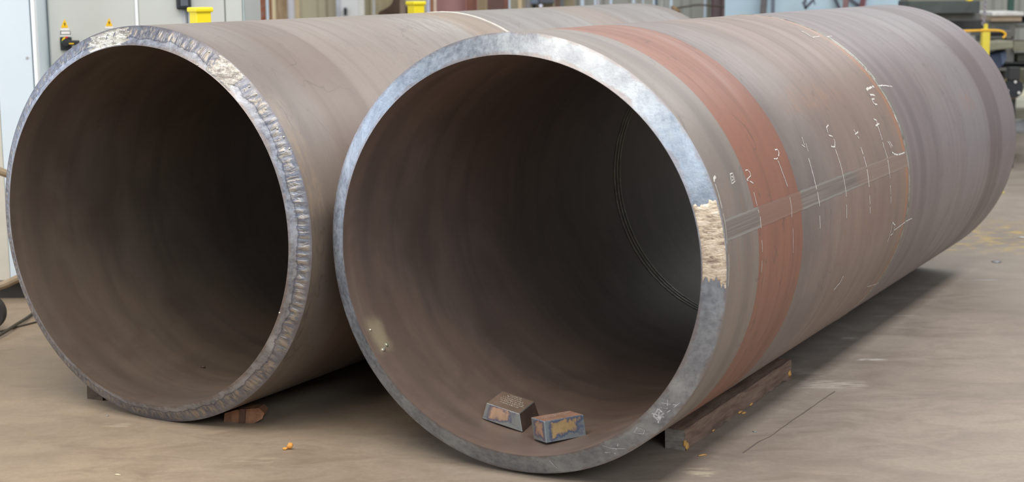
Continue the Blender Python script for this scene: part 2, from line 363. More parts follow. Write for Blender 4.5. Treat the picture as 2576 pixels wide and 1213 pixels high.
# right pipe
R1, T1, B1, L1 = 0.8, 0.0770, 0.0447, 4.8147
pal1 = [rgb(112, 96, 89), rgb(136, 120, 111), rgb(154, 138, 128), rgb(98, 83, 77), rgb(172, 158, 148), rgb(82, 68, 62)]
bands1 = [(-.2, .303, rgb(140, 128, 115), .75, .012), (.15, .24, rgb(100, 87, 80), .45, .03), (.303, .79, rgb(160, 104, 80), .95, .006),
          (1.25, 2.30, rgb(148, 116, 96), .65, .25), (2.20, 2.33, rgb(152, 118, 94), .5, .06), (2.296, 2.330, rgb(186, 118, 66), .62, .008), (2.345, 2.40, rgb(126, 122, 112), .8, .012),
          (2.40, 4.9, rgb(136, 120, 120), .88, .02), (2.42, 2.50, rgb(120, 102, 102), .6, .02), (2.56, 2.66, rgb(108, 92, 92), .6, .03), (2.86, 2.96, rgb(118, 102, 102), .5, .03), (3.0, 3.5, rgb(152, 140, 138), .5, .15), (3.5, 4.08, rgb(148, 138, 138), .8, .06), (4.10, 4.42, rgb(110, 92, 92), .85, .03), (4.42, 4.9, rgb(140, 126, 128), .8, .05)]
spots1 = [(2.288, 2.340, 28, 92, rgb(196, 126, 70), .85), (1.05, 1.75, 48, 56, rgb(190, 130, 86), .35), (3.65, 3.86, 64, 71, rgb(176, 124, 96), .7), (1.0, 2.2, 84, 105, rgb(150, 100, 84), .45), (.0, .3, 66, 110, rgb(150, 110, 84), .4)]
rp = empty('steel_pipe', (0.01844, 5.62556, 0.01316), -0.49657)
tag(rp, 'right one of two huge rusty steel pipes, with red primer band and white chalk marks', 'pipe')
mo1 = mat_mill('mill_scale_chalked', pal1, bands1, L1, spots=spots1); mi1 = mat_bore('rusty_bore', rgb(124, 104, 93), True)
pipe_section('front_shell', R1, T1, 0.0, 2.352, mo1, mi1, rp, si=-B1)
pipe_section('rear_shell', R1, T1, 2.352, L1, mo1, mi1, rp)
mr1 = mat_rim('ground_steel_bevel', rgb(146, 152, 160), rgb(118, 123, 133), rgb(176, 182, 188), rgb(136, 121, 116))
rim('bevelled_end', R1, T1, B1, mr1, rp, lambda d, f: 0.0)
girth_bead('girth_weld', R1, R1, 2.352, 0.020, 0.0032, M_BEAD, rp, ripple=.25)
for ds in (-.035, 0.0, .032): girth_bead('bore_girth_weld', R1, R1-T1, 2.43+ds, 0.018, 0.0035, M_BEADI, rp, True, .2)
def mat_seam():
    n = NT('ground_seam_steel', 0.47, 0.0, 0.5); n.set('IOR', 1.65); q, v, _ = n.sep(n.uv); o = n.obj
    f = n.noise(n.comb(n.math('MULTIPLY', q, 14.0), n.math('MULTIPLY', v, 3.0), 0.0), 1.3, 4, 0.6)
    c = n.ramp(f, [(0.34, rgb(100, 89, 81)), (0.52, rgb(112, 101, 93)), (0.68, rgb(130, 121, 114))])
    ed = n.math('ABSOLUTE', n.math('SUBTRACT', q, 0.5)); c = n.mix(n.ramp(ed, [(0.34, 0.0), (0.42, .8)]), c, rgb(134, 128, 122))
    pr = n.band(v, .335/2.34, .80/2.34, .006); c = n.mix(n.math('MULTIPLY', pr, .85), c, rgb(128, 90, 72))
    c = n.mix(n.math('MULTIPLY', n.band(v, 1.55/2.34, 1.1, .05), .6), c, rgb(138, 112, 98))
    n.set('Base Color', c); n.bump(f, .25, .003); return n.m
skin('seam_weld', R1, R1+.0007, 0.012, 2.338, 76.8, 82.05, mat_seam(), rp, 80, 6, 0.12)
pr1 = rim_patch('weld_repair', R1, T1, B1, 70.4, 94.4, mat_patch('buttered_weld', rgb(204, 184, 160), rgb(232, 218, 198), rgb(128, 110, 98)), rp, ends=(1.6, 4.2), lump=.0010)
pr1['label'] = 'tan rough weld overlay on the bevelled end'
CH = [('chalk_line', 4.0, [(0.022, 68.0), (0.02, 70.96), (0.017, 74.07)]), ('chalk_line', 3.4, [(0.014, 75.31), (0.016, 77.13), (0.01, 79.96), (0.004, 82.58)]), ('chalk_line', 3.4, [(0.011, 85.17), (0.008, 88.9), (0.004, 93.01)]), ('chalk_numeral', 10.8, [(0.049, 66.27), (0.027, 66.72), (0.023, 67.44)]), ('chalk_symbol', 4.1, [(0.179, 66.77), (0.205, 66.73), (0.2, 68.81), (0.163, 69.19), (0.179, 66.77)]), ('chalk_symbol', 4.1, [(0.182, 67.58), (0.196, 67.55), (0.19, 68.43), (0.176, 68.45)]), ('chalk_numeral', 4.2, [(0.326, 67.08), (0.349, 67.12), (0.36, 67.85), (0.357, 68.7), (0.317, 69.26), (0.308, 69.46), (0.332, 69.97), (0.359, 70.8)]), ('chalk_line', 3.5, [(0.338, 72.94), (0.338, 76.58), (0.348, 79.33), (0.343, 82.31)]), ('chalk_line', 3.6, [(0.339, 85.28), (0.339, 88.3)]), ('chalk_line', 3.6, [(0.337, 90.55), (0.337, 93.6)]), ('chalk_numeral', 5.2, [(0.685, 64.3), (0.712, 64.29), (0.714, 65.17), (0.693, 66.15), (0.664, 66.67), (0.638, 66.39)]), ('chalk_line', 4.5, [(0.67, 67.14), (0.676, 70.91), (0.689, 75.29)]), ('chalk_line', 3.7, [(0.686, 77.48), (0.685, 80.26), (0.675, 82.74)]), ('chalk_line', 3.0, [(0.679, 85.75), (0.679, 89.73), (0.683, 92.37)]), ('chalk_numeral', 4.7, [(1.022, 62.95), (1.015, 64.61), (1.011, 65.92), (0.985, 64.92)]), ('chalk_numeral', 4.7, [(1.035, 64.98), (1.028, 66.49), (1.026, 68.01)]), ('chalk_line', 7.1, [(1.002, 69.13), (0.998, 73.18), (1.0, 76.57)]), ('chalk_line', 6.3, [(1.0, 76.57), (1.007, 79.56), (1.012, 82.93)]), ('chalk_line', 6.3, [(1.0, 85.51), (1.004, 89.08)]), ('chalk_numeral', 6.6, [(1.388, 61.59), (1.352, 62.3), (1.342, 63.75)]), ('chalk_numeral', 6.6, [(1.338, 64.57), (1.377, 65.32), (1.381, 66.83), (1.352, 68.37), (1.312, 67.98)]), ('chalk_line', 6.6, [(1.35, 69.13), (1.357, 73.01), (1.359, 76.57)]), ('chalk_line', 6.6, [(1.359, 76.57), (1.364, 80.13), (1.363, 83.39)]), ('chalk_line', 6.6, [(1.356, 85.63), (1.358, 90.53)]), ('chalk_numeral', 6.9, [(1.679, 65.12), (1.688, 66.64), (1.701, 68.18)]), ('chalk_numeral', 6.9, [(1.669, 66.75), (1.724, 66.12)]), ('chalk_line', 7.8, [(1.685, 70.91), (1.693, 74.7), (1.698, 77.96)]), ('chalk_line', 7.8, [(1.698, 77.96), (1.697, 80.7), (1.691, 83.38)]), ('chalk_line', 7.0, [(1.692, 85.89), (1.701, 91.66)]), ('chalk_numeral', 8.2, [(2.011, 63.72), (2.043, 64.45), (2.024, 66.45), (2.024, 67.72)]), ('chalk_numeral', 7.3, [(1.997, 66.08), (2.062, 65.69)]), ('chalk_line', 7.3, [(2.024, 67.72), (2.015, 73.3), (2.029, 76.88)]), ('chalk_line', 7.3, [(2.03, 77.51), (2.026, 80.58), (2.027, 83.43)]), ('chalk_line', 6.4, [(2.022, 85.75), (2.034, 91.55)]), ('chalk_numeral', 6.4, [(2.094, 71.92), (2.11, 73.11), (2.123, 74.33)]), ('chalk_numeral', 6.4, [(2.122, 72.01), (2.145, 74.0)]), ('chalk_arrow', 7.4, [(2.11, 75.45), (2.148, 76.51), (2.215, 77.26), (2.318, 77.27)]), ('chalk_arrow', 7.4, [(2.103, 98.51), (2.102, 101.48), (2.099, 104.98)]), ('chalk_arrow', 6.5, [(2.103, 98.51), (2.162, 99.91), (2.156, 102.82), (2.11, 103.07)]), ('chalk_arrow', 6.6, [(2.168, 101.79), (2.289, 101.18), (2.367, 100.71), (2.47, 100.83)]), ('chalk_symbol', 6.6, [(2.168, 24.14), (2.191, 24.65), (2.161, 27.7), (2.17, 28.42), (2.276, 28.33)]), ('chalk_symbol', 6.5, [(2.168, 24.14), (2.157, 26.29), (2.164, 28.58)]), ('chalk_tick', 5.8, [(2.352, 29.08), (2.441, 28.95)]), ('chalk_tick', 13.0, [(2.139, 53.78), (2.214, 53.39), (2.272, 53.32)]), ('chalk_numeral', 9.3, [(2.143, 55.78), (2.203, 56.25)]), ('chalk_numeral', 9.2, [(2.168, 57.46), (2.13, 57.46), (2.123, 58.51), (2.137, 59.25), (2.165, 59.53)]), ('chalk_tick', 7.7, [(2.335, 53.4), (2.406, 53.52), (2.541, 54.75)]), ('chalk_smear', 11.4, [(2.342, 64.28), (2.34, 65.85), (2.358, 68.58)]), ('chalk_tick', 6.5, [(2.112, 119.62), (2.104, 121.01), (2.104, 122.58)]), ('chalk_tick', 5.7, [(2.13, 122.32), (2.247, 123.56), (2.391, 124.91)]), ('chalk_smear', 11.9, [(1.478, 108.95), (1.463, 111.12), (1.397, 112.95)]), ('chalk_streak', 5.7, [(2.246, 3.94), (2.221, 7.0), (2.208, 10.18)]), ('chalk_streak', 6.1, [(1.608, 11.53), (1.613, 13.06), (1.615, 14.47)]), ('chalk_streak', 4.8, [(2.306, 12.36), (2.29, 15.43)]), ('chalk_streak', 5.4, [(3.276, 3.55), (3.195, 9.36)]), ('chalk_streak', 4.4, [(3.554, 6.09), (3.506, 9.74)]), ('chalk_streak', 5.7, [(3.904, 4.2), (3.879, 8.28), (3.857, 11.81)])]
for nm, wmm, pts in CH: chalk(nm, R1, wmm*.95, pts, M_CHALK, rp)
bw = chalk('weld_glint_strip', R1, 7, [(2.354, 29+2.2*i) for i in range(11)], plain('painted_weld_glint', rgb(236, 234, 224), .4, .2, .05, 40), rp, R1+.0030); bw['label'] = 'white strip painted as a glint on the girth weld'  # glint on the weld painted as a raised white strip
def rim_chalk(name, R, t, b, pts, wmm, par):
    V, FA = [], []; k = PI/180*R
    Q = []
    for (a, f), (c, g) in zip(pts, pts[1:]): Q += [(a+(c-a)*i/8, f+(g-f)*i/8) for i in range(8)]
    Q.append(pts[-1])
    for i, (a, f) in enumerate(Q):
        a2, f2 = Q[min(i+1, len(Q)-1)]; a1, f1 = Q[max(i-1, 0)]; t_ = Vector(((a2-a1)*k, (f2-f1)*t)).normalized(); nn = Vector((-t_.y, t_.x)); ww = wmm/2000*random.uniform(.5, 1.1)
        for sg in (1, -1): V.append(cone_pt(R, t, b, a+nn.x*ww*sg/k, f+nn.y*ww*sg/t, .0008))
        if i and random.random() > .12: FA.append((2*i-2, 2*i, 2*i+1, 2*i-1))
    return mesh(name, V, FA, M_CHALKD, par)
M_CHALKD = plain('faint_chalk', rgb(196, 196, 198), 0.9, 0, 0.15, 80)
for pts, wm in (([(133.6, .35), (131.0, .45), (130.6, .72), (133.2, .66), (133.6, .35)], 7), ([(134.2, .30), (131.2, .62), (133.0, .78)], 6), ([(131.8, .30), (132.8, .74)], 6), ([(130.4, .40), (133.6, .52)], 5),
                ([(127.0, .25), (128.6, .80)], 3), ([(125.8, .2), (130.2, .35)], 3), ([(126.6, .7), (129.2, .45), (130.2, .8)], 2.5), ([(146.0, .2), (149.5, .55), (151.0, .85)], 3), ([(147.0, .6), (150.0, .25)], 3.5), ([(150.6, .4), (152.0, .5)], 4), ([(139.5, .35), (141.0, .65), (139.0, .75), (138.4, .45), (139.5, .35)], 2.5), ([(168, .3), (169, .75)], 4)):
    rim_chalk('end_chalk_mark', R1, T1, B1, pts, wm, rp)
# tack-weld remains and grinding patch just inside the mouth, lower left
def blob(name, c, sx, sy, sz, mat, parent=None, rot=(0, 0, 0), seed=0, rough=.28, sub=2):
    rd = random.Random(seed); bm = bmesh.new(); bmesh.ops.create_icosphere(bm, subdivisions=sub, radius=1)
    for v in bm.verts:
        k = 1+rd.uniform(-rough, rough); v.co = Vector((v.co.x*sx*k, v.co.y*sy*k, v.co.z*sz*k))
    bmesh.ops.rotate(bm, cent=(0, 0, 0), matrix=Matrix.Rotation(rot[2], 3, 'Z') @ Matrix.Rotation(rot[1], 3, 'Y') @ Matrix.Rotation(rot[0], 3, 'X'), verts=bm.verts)
    me = bpy.data.meshes.new(name); bm.to_mesh(me); bm.free(); me.materials.append(mat)
    me.polygons.foreach_set('use_smooth', [True]*len(me.polygons))
    o = bpy.data.objects.new(name, me); COL.objects.link(o); o.location = c
    if parent: o.parent = parent
    return o
M_SPAT = plain('bright_spatter', rgb(226, 222, 206), .3, .7, .1, 40)
blob('tack_weld', P(R1, .022, -124.4, R1-T1-.001), .007, .014, .006, M_SPAT, rp, (0, .6, .1), 1)
blob('tack_weld', P(R1, .055, -123.4, R1-T1-.001), .007, .007, .006, M_BEADI, rp, (0, 0, 0), 2)
blob('spatter_drop', P(R1, .004, -117.4, R1-T1-.001), .004, .005, .004, M_SPAT, rp, (0, 0, 0), 3)

# left pipe
R2, T2, B2, L2 = 0.8124, 0.0760, 0.0478, 4.7138
pal2 = [rgb(124, 108, 96), rgb(146, 129, 115), rgb(160, 143, 129), rgb(112, 93, 80), rgb(176, 162, 148), rgb(92, 74, 62)]
bands2 = [(-.1, .28, rgb(142, 128, 116), .5, .05), (.28, .62, rgb(134, 112, 96), .75, .02), (.62, 1.5, rgb(158, 140, 126), .7, .03), (1.5, 2.0, rgb(168, 158, 146), .6, .12), (1.95, 2.28, rgb(178, 148, 118), .75, .08), (2.33, 3.3, rgb(156, 148, 142), .8, .03), (3.35, 3.75, rgb(174, 148, 130), .6, .1), (3.75, 4.6, rgb(160, 152, 146), .7, .08)]
spots2 = [(.005, .09, 50, 108, rgb(176, 152, 124), .8), (.05, .3, 95, 125, rgb(132, 122, 112), .6), (1.55, 1.95, 12, 26, rgb(204, 198, 188), .7)]
lp = empty('steel_pipe', (-1.47424, 6.40667, 0), -0.50978)
tag(lp, 'left one of two huge rusty steel pipes, with a torch-cut rippled end', 'pipe')
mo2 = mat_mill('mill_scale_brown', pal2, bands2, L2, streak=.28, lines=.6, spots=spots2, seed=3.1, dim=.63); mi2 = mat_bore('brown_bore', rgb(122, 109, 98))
pipe_section('front_shell', R2, T2, 0.0, 2.30, mo2, mi2, lp, si=-B2)
pipe_section('rear_shell', R2, T2, 2.30, L2, mo2, mi2, lp)
ph = [random.uniform(0, 6.28) for _ in range(6)]
def torch_disp(d, f):
    if not .1 < f < .66: return 0
    w_ = math.sin(PI*(f-.1)/.56); a = math.radians(d)
    return w_*0.0013*(math.sin(a*170+ph[0]+3*f+1.5*math.sin(a*23+ph[1]))+.6*math.sin(a*97+ph[2]+2*math.sin(a*11)))
mr2 = mat_rim('torch_cut_steel', rgb(150, 152, 160), rgb(104, 106, 118), rgb(190, 194, 204), rgb(146, 128, 114), torch=.55)
rim('bevelled_end', R2, T2, B2, mr2, lp, torch_disp)
girth_bead('girth_weld', R2, R2, 2.30, 0.034, 0.0038, plain('bright_weld', rgb(226, 220, 206), .4, .35, .08, 20), lp, ripple=.15)
girth_bead('bore_girth_weld', R2, R2-T2, 2.36, 0.02, 0.0035, M_BEADI, lp, True, .2)
q = rim_patch('weld_repair', R2, T2, B2, -20.7, -1.9, mat_patch('golden_ground_weld', rgb(190, 182, 166), rgb(246, 240, 222), rgb(136, 126, 126), .32), lp, ends=(3, 4), lump=.0010); q['label'] = 'pale golden ground weld on the torch-cut end'
q = rim_patch('weld_repair', R2, T2, B2, 28.8, 40.4, mat_patch('lumpy_weld', rgb(168, 164, 158), rgb(214, 210, 204), rgb(122, 116, 114), .4), lp, ends=(1.5, 1.5), lump=.0018, off=.0015); q['label'] = 'lumpy grey weld patch on the torch-cut end'
for i, (d, f) in enumerate(((26.5, .2), (26.0, .95), (43, .2), (46, .16), (51, .2), (57.5, .2), (60.5, .12), (64, .1), (112.5, .97))):
    blob('spatter_drop', cone_pt(R2, T2, B2, d, f, .0015), .0045, .0045, .0045, M_SPAT, lp, (0, 0, 0), 20+i, .15, 1)

# ---------------------------------------------------------------- timbers, steel blocks, chips
def mat_wood(name, a, b, d, sc=(1, 1, 1)):
    n = NT(name, .75, 0, .3); o = n.obj; f = n.noise(n.map(o, sc), 6, 6, .65, .4); g = n.noise(o, 40, 3, .6)
    c = n.ramp(f, [(0.3, d), (0.5, a), (0.7, b)]); c = n.mix(n.math('MULTIPLY', g, .3), c, d); n.set('Base Color', c); n.bump(f, .4, .004); return n.m
M_TIMB = mat_wood('dark_oily_timber', rgb(138, 113, 97), rgb(162, 137, 118), rgb(96, 76, 66), (6, .8, 6))
M_ENDG = mat_wood('grey_end_grain', rgb(150, 141, 130), rgb(170, 161, 148), rgb(108, 100, 92), (3, 3, 9))
M_SPLIT = plain('fresh_split_wood', rgb(222, 170, 96), .7, 0, .12, 20)
def timber(root, wd, ln, ht, ragged, seed, matl=M_TIMB, endm=None):
    endm = endm or M_ENDG
    rd = random.Random(seed); NL, V, FA = 26, [], []
    prof = [(0, 0), (wd*.5, 0), (wd, 0), (wd, ht*.5), (wd, ht*.95), (wd*.95, ht), (wd*.5, ht), (wd*.05, ht), (0, ht*.95), (0, ht*.5)]
    for i in range(NL+1):
        for k, (x_, z_) in enumerate(prof):
            jx, jz = rd.uniform(-.0015, .0015), rd.uniform(-.0015, .0015); y_ = ln*i/NL
            if i in (0, NL): y_ += rd.uniform(-ragged, ragged)
            if k == 2 and rd.random() < .25: jx -= .006; jz += .004
            V.append((x_+jx, y_, max(0, z_+jz)))
    n_ = len(prof)
    for i in range(NL):
        for k in range(n_): FA.append((i*n_+k, i*n_+(k+1) % n_, (i+1)*n_+(k+1) % n_, (i+1)*n_+k))
    me = mesh('timber_body', V, FA, matl, root)
    mesh('end_grain', [V[k] for k in range(n_)], [tuple(range(n_))[::-1]], endm, root); mesh('end_grain', [V[NL*n_+k] for k in range(n_)], [tuple(range(n_))], endm, root)
tb = empty('timber_chock', (0.583, 5.938, 0), -0.4966); tag(tb, 'long dark square timber wedged against the right side of the right pipe', 'timber')
timber(tb, .083, 1.26, .084, .004, 5)
for i, (x_, y_, z_, a, b, c) in enumerate(((.083, .02, .014, .006, .022, .016), (.080, .006, .03, .006, .010, .020), (.084, 1.24, .026, .005, .026, .018), (.084, .60, .006, .006, .03, .005), (.083, .74, .006, .006, .02, .006), (.083, .30, .005, .005, .02, .004))):
    q = blob('split_wood', (x_, y_, z_), a, b, c, M_SPLIT, tb, (0, 0, 0), 40+i, .35, 1); q['label'] = 'pale fresh split in the timber edge'
M_REDW = mat_wood('red_brown_timber', rgb(150, 104, 76), rgb(176, 126, 92), rgb(104, 74, 58), (3, 1, 3))
c2 = empty('timber_chock', (-1.203, 6.368, 0), -.20); tag(c2, 'reddish broken timber stub under the right side of the left pipe', 'timber')
mb = MB(); pts = [(0.004, 0), (.14, .0), (.172, .020), (.180, .045), (.160, .066), (.06, .054), (.01, .034)]
for_y = [0, .03, .07, .11]; bmv = []
for j, y_ in enumerate(for_y): bmv.append([mb.bm.verts.new((x_*(1-.04*j)+random.uniform(-.004, .004), y_+(random.uniform(-.012, .012) if j == 0 else 0), max(0, z_*(1-.06*j)+(random.uniform(-.003, .003) if z_ else 0)))) for x_, z_ in pts])
for A, B in zip(bmv, bmv[1:]):
    for k in range(7): mb.bm.faces.new((A[k], A[(k+1) % 7], B[(k+1) % 7], B[k]))
mb.bm.faces.new(bmv[0]); mb.bm.faces.new(bmv[-1]); mb.build('timber_body', M_REDW, c2)
mb = MB(); mb.prism([(.076, .002), (.100, .002), (.106, .062), (.084, .062)], -.010, .0); q = mb.build('dark_split', plain('charred_split', rgb(100, 72, 58), .8), c2); q['label'] = 'dark band across the broken end'
c3 = empty('timber_chock', (-1.862, 6.762, 0), -.50); tag(c3, 'dark timber end under the left side of the left pipe', 'timber')
timber(c3, .085, .75, .075, .004, 9, mat_wood('black_brown_timber', rgb(92, 78, 66), rgb(108, 92, 78), rgb(70, 58, 50), (6, .8, 6)), mat_wood('dark_end_grain', rgb(94, 78, 64), rgb(108, 90, 74), rgb(70, 58, 48), (3, 3, 9)))

def mat_coupon(name, g0, tan, blue):
    n = NT(name, .42, .55, .5); o = n.obj; u, v, _ = n.sep(n.uv); f = n.noise(o, 16, 5, .65, .5); k = n.math('MULTIPLY', n.math('SUBTRACT', f, .5), 1.0)
    du = n.math('ABSOLUTE', n.math('SUBTRACT', u, .5)); dv = n.math('ABSOLUTE', n.math('SUBTRACT', v, .56))
    m = n.math('ADD', n.math('MAXIMUM', du, dv), k)          # heat tint: tan centre, blue ring, grey edge
    tv = n.mix(n.ramp(n.noise(o, 40, 4, .6), [(.35, 0.0), (.65, .8)]), tan, tuple(v*.72 for v in tan[:3])+(1,))
    mk = n.ramp(m, [(0.24, 0.0), (0.36, 1.0)]); mg = n.ramp(m, [(0.34, 0.0), (0.46, 1.0)])
    c = n.mix(mg, n.mix(mk, tv, blue), n.mix(n.ramp(f, [(.35, 0.0), (.6, .5)]), g0, tuple(v*.6 for v in g0[:3])+(1,))); n.set('Base Color', c); n.bump(f, .35, .002); return n.m
M_C1 = mat_coupon('heat_tinted_steel', rgb(150, 150, 146), rgb(196, 160, 132), rgb(94, 92, 112)); M_C2 = mat_coupon('golden_heat_tinted_steel', rgb(158, 166, 170), rgb(212, 182, 132), rgb(84, 100, 138))
M_CT = plain('brown_scale', rgb(134, 114, 100), .6, .1, .12, 12); M_CD = plain('dark_scale', rgb(96, 76, 66), .6, .2, .2, 10); M_CTR = plain('red_scale', rgb(160, 124, 104), .6, .1, .15, 14)
def block(label, q, m_front, m_side, m_top, m_left, rows, lip=False):
    loc = q[:3]; yaw, a, b, wd, dp, h, li, ri, fi, bi = q[3:]
    root = empty('steel_block', loc); root.rotation_mode = 'XYZ'
    root.matrix_world = Matrix.Translation(loc) @ Matrix.Rotation(yaw, 4, 'Z') @ Matrix.Rotation(a, 4, 'X') @ Matrix.Rotation(b, 4, 'Y')
    tag(root, label, 'metal block')
    c = [(0, 0, 0), (wd, 0, 0), (wd, dp, 0), (0, dp, 0), (li, fi, h), (wd-ri, fi, h), (wd-ri, dp-bi, h), (li, dp-bi, h)]
    fs = [(0, 1, 5, 4), (1, 2, 6, 5), (4, 5, 6, 7), (3, 0, 4, 7), (2, 3, 7, 6), (3, 2, 1, 0)]
    V, FA, U, MI = [], [], [], []
    for i, fc in enumerate(fs):
        k = len(V); V += [c[j] for j in fc]; FA.append((k, k+1, k+2, k+3)); U += [(0, 0), (1, 0), (1, 1), (0, 1)]; MI.append(i)
    bm = bmesh.new(); me0 = mesh('block_body', V, FA, [m_front, m_side, m_top, m_left, m_side, m_side], root, False, U, MI)
    bm.from_mesh(me0.data); bmesh.ops.remove_doubles(bm, verts=bm.verts, dist=1e-5); bmesh.ops.bevel(bm, geom=list(bm.edges), offset=.0025, segments=2, profile=.5, affect='EDGES'); bmesh.ops.recalc_face_normals(bm, faces=bm.faces); bm.to_mesh(me0.data); bm.free()
    # rows of small white paint-marker lettering on the top face
    T = [Vector(c[4]), Vector(c[5]), Vector(c[6]), Vector(c[7])]; rd = random.Random(len(rows))
    for (v0, u0_, u1_) in rows:
        V, FA = [], []; u = u0_
        while u < u1_:
            for st in range(3):
                uu, vv = u+rd.uniform(0, .03), v0+rd.uniform(-.025, .025); du, dv = rd.uniform(.006, .03), rd.uniform(.012, .04); k = len(V)
                for (p_, q_) in ((uu, vv), (uu+du, vv), (uu+du, vv+dv*.6), (uu, vv+dv)):
                    V.append(T[0].lerp(T[1], p_).lerp(T[3].lerp(T[2], p_), q_)+Vector((0, 0, .0007)))
                FA.append((k, k+1, k+2, k+3))
            u += .052
        mesh('marker_writing', V, FA, M_MARK, root)
    return root
M_MARK = plain('white_marker_paint', rgb(214, 208, 198), .7, 0, .08, 60)
ba = block('dark steel block with rows of white writing, left one inside the right pipe', [-.1207, 5.8973, .1375, -.342, .011, .238, .1685, .2053, .0622, .0001, .0318, .0129, .015], M_C1, M_CD, M_CT, M_CD, [(.30, .26, .82), (.42, .20, .92), (.54, .16, .88), (.66, .18, .76), (.78, .24, .70), (.88, .30, .62)])
bb = block('tilted steel block with a golden heat-tinted face, right one inside the right pipe', [.1200, 5.680, .1025, .540, -.065, .000, .178, .090, .0822, -.004, .008, .002, -.006], M_C2, M_CD, M_CTR, M_C1, [(.55, .12, .72), (.70, .2, .88), (.84, .3, .95)])
def chip(name, px, py, sx, sy, sz, mat, label, cat, seed, rot=0.0, rough=.35):
    p_ = on_floor(px, py, 0); o = blob(name, (p_.x, p_.y, sz*.8), sx, sy, sz, mat, None, (0, 0, rot), seed, rough, 1); tag(o, label, cat); return o
M_ORW = plain('orange_wood', rgb(226, 160, 76), .7, 0, .12, 30); M_PALE = plain('pale_scrap', rgb(214, 204, 168), .7, 0, .1, 30); M_GRS = plain('grey_scrap', rgb(150, 154, 156), .5, .4, .1, 30)
wc = empty('wood_chip', on_floor(724, 1131)); tag(wc, 'orange splintered wood chip lying on the floor before the left pipe', 'wood chip')
blob('splinter', (.009, 0, .013), .011, .010, .016, M_ORW, wc, (.3, .5, .3), 51, .3, 1); blob('splinter', (-.008, -.004, .005), .012, .008, .006, M_ORW, wc, (0, 0, .4), 52, .3, 1)
chip('scrap', 297, 1196, .014, .005, .003, M_PALE, 'pale forked scrap on the floor at the bottom left', 'scrap', 53, -.1); chip('scrap', 270, 1047, .009, .004, .002, M_GRS, 'small grey scrap beside the dark timber of the left pipe', 'scrap', 54, -.5)
chip('wood_chip', 1766, 1147, .020, .006, .003, M_SPLIT, 'thin yellow wood splinter in front of the long timber', 'wood chip', 55, .5); chip('wood_chip', 1871, 1041, .016, .006, .004, M_SPLIT, 'small yellow wood splinter beside the long timber', 'wood chip', 56, .7)
chip('scrap', 2571, 599, .030, .012, .005, plain('white_scrap', rgb(236, 236, 232), .6), 'white scrap at the right edge of the floor', 'scrap', 57, -.2); chip('scrap', 2508, 660, .03, .03, .004, M_GRS, 'flat grey scrap on the floor right of the far pipe end', 'scrap', 58); chip('scrap', 1897, 1087, .010, .004, .002, M_GRS, 'tiny grey shaving right of the long timber', 'scrap', 59, -.3)
o_ = blob('scrap', (-1.380, 6.913, .100), .012, .007, .005, M_CD, None, (0, 0, .3), 60, .35, 1); tag(o_, 'small dark scrap lying inside the left pipe', 'scrap')

# ---------------------------------------------------------------- electrical cabinets, posts and hoses at the left
M_CABW = plain('white_cabinet_paint', rgb(214, 226, 233), .4, 0, .015, 3); M_CABG = plain('grey_cabinet_paint', rgb(198, 201, 197), .45, 0, .02, 3)
M_GAP = plain('dark_gap', rgb(92, 96, 100), .7); M_EDGE = plain('bright_edge', rgb(240, 243, 245), .35, 0, .01); M_BLK = plain('black_plastic', rgb(44, 46, 50), .45, 0, .08, 20)
M_PLTH = plain('dark_plinth', rgb(58, 54, 50), .7); M_YEL = plain('yellow_paint', rgb(250, 226, 40), .35, 0, .03, 6); M_WARN = plain('warning_yellow', rgb(246, 196, 20), .5, 0, .02)
M_LBL = plain('white_label', rgb(232, 230, 226), .6, 0, .02); M_GRYL = plain('grey_label', rgb(176, 176, 176), .6, 0, .05)
def X(px, Y, py=30): return at(px, py, Y).x
def Zz(px, py, Y): return at(px, py, Y).z
YW = 8.95; xr = X(88, YW); xd = X(75, YW); xl = X(9, YW, 300)
cw = empty('electrical_cabinet', (xl, YW, 0)); tag(cw, 'bright white steel cabinet at the left edge, beside the grey cabinet with warning signs', 'cabinet')
ww = xr-xl
MB().box(-1.2, ww, .03, .6, .10, 2.1, .006).build('cabinet_body', M_CABW, cw); MB().box(-.012, ww-(xr-xd), -.012, .03, .115, 2.09, .004).build('door', M_CABW, cw); MB().box(ww-(xr-xd)+.007, ww, -.012, .03, .10, 2.1, .004).build('frame_edge', M_EDGE, cw); MB().box(ww-(xr-xd)-.01, ww-(xr-xd)+.01, .012, .028, .115, 2.09).build('door_gap', plain('blue_grey_gap', rgb(120, 140, 165), .6), cw)
MB().box(-1.15, -.016, -.004, .03, .115, 2.09, .004).build('side_panel', plain('beige_panel', rgb(206, 200, 186), .5, 0, .03), cw)
MB().box(-1.18, ww-.02, .06, .58, 0, .10).build('plinth', M_PLTH, cw)
b_ = at(74, 145, YW-.012); MB().cyl((b_.x-xl-.012, -.018, b_.z), (b_.x-xl-.012, -.010, b_.z), .007).build('door_screw', M_GRYL, cw)
YG = 9.15; g0 = xr+.006; g1 = X(343, YG); g2 = X(566, YG); g3 = X(615, YG)
cg = empty('electrical_cabinet', (g0, YG, 0)); tag(cg, 'light grey double-door electrical cabinet with two yellow warning triangles, behind the left pipe', 'cabinet')
MB().box(0, g3-g0, .02, .6, .10, 2.1, .004).build('cabinet_body', M_CABG, cg)
MB().box(.012, g1-g0-.008, 0, .022, .115, 2.09, .005).build('door', M_CABG, cg); MB().box(g1-g0+.012, g2-g0-.004, 0, .022, .115, 2.09, .005).build('door', M_CABG, cg)
MB().box(g2-g0+.004, g3-g0-.012, 0, .022, .115, 2.09, .005).build('side_panel', M_CABG, cg)
MB().box(g1-g0-.007, g1-g0+.011, -.006, .022, .11, 2.095, .003).build('door_edge', M_EDGE, cg)
MB().box(g3-g0-.010, g3-g0+.0, -.004, .022, .11, 2.095, .003).build('corner_post', plain('grey_green_edge', rgb(176, 190, 190), .5), cg)
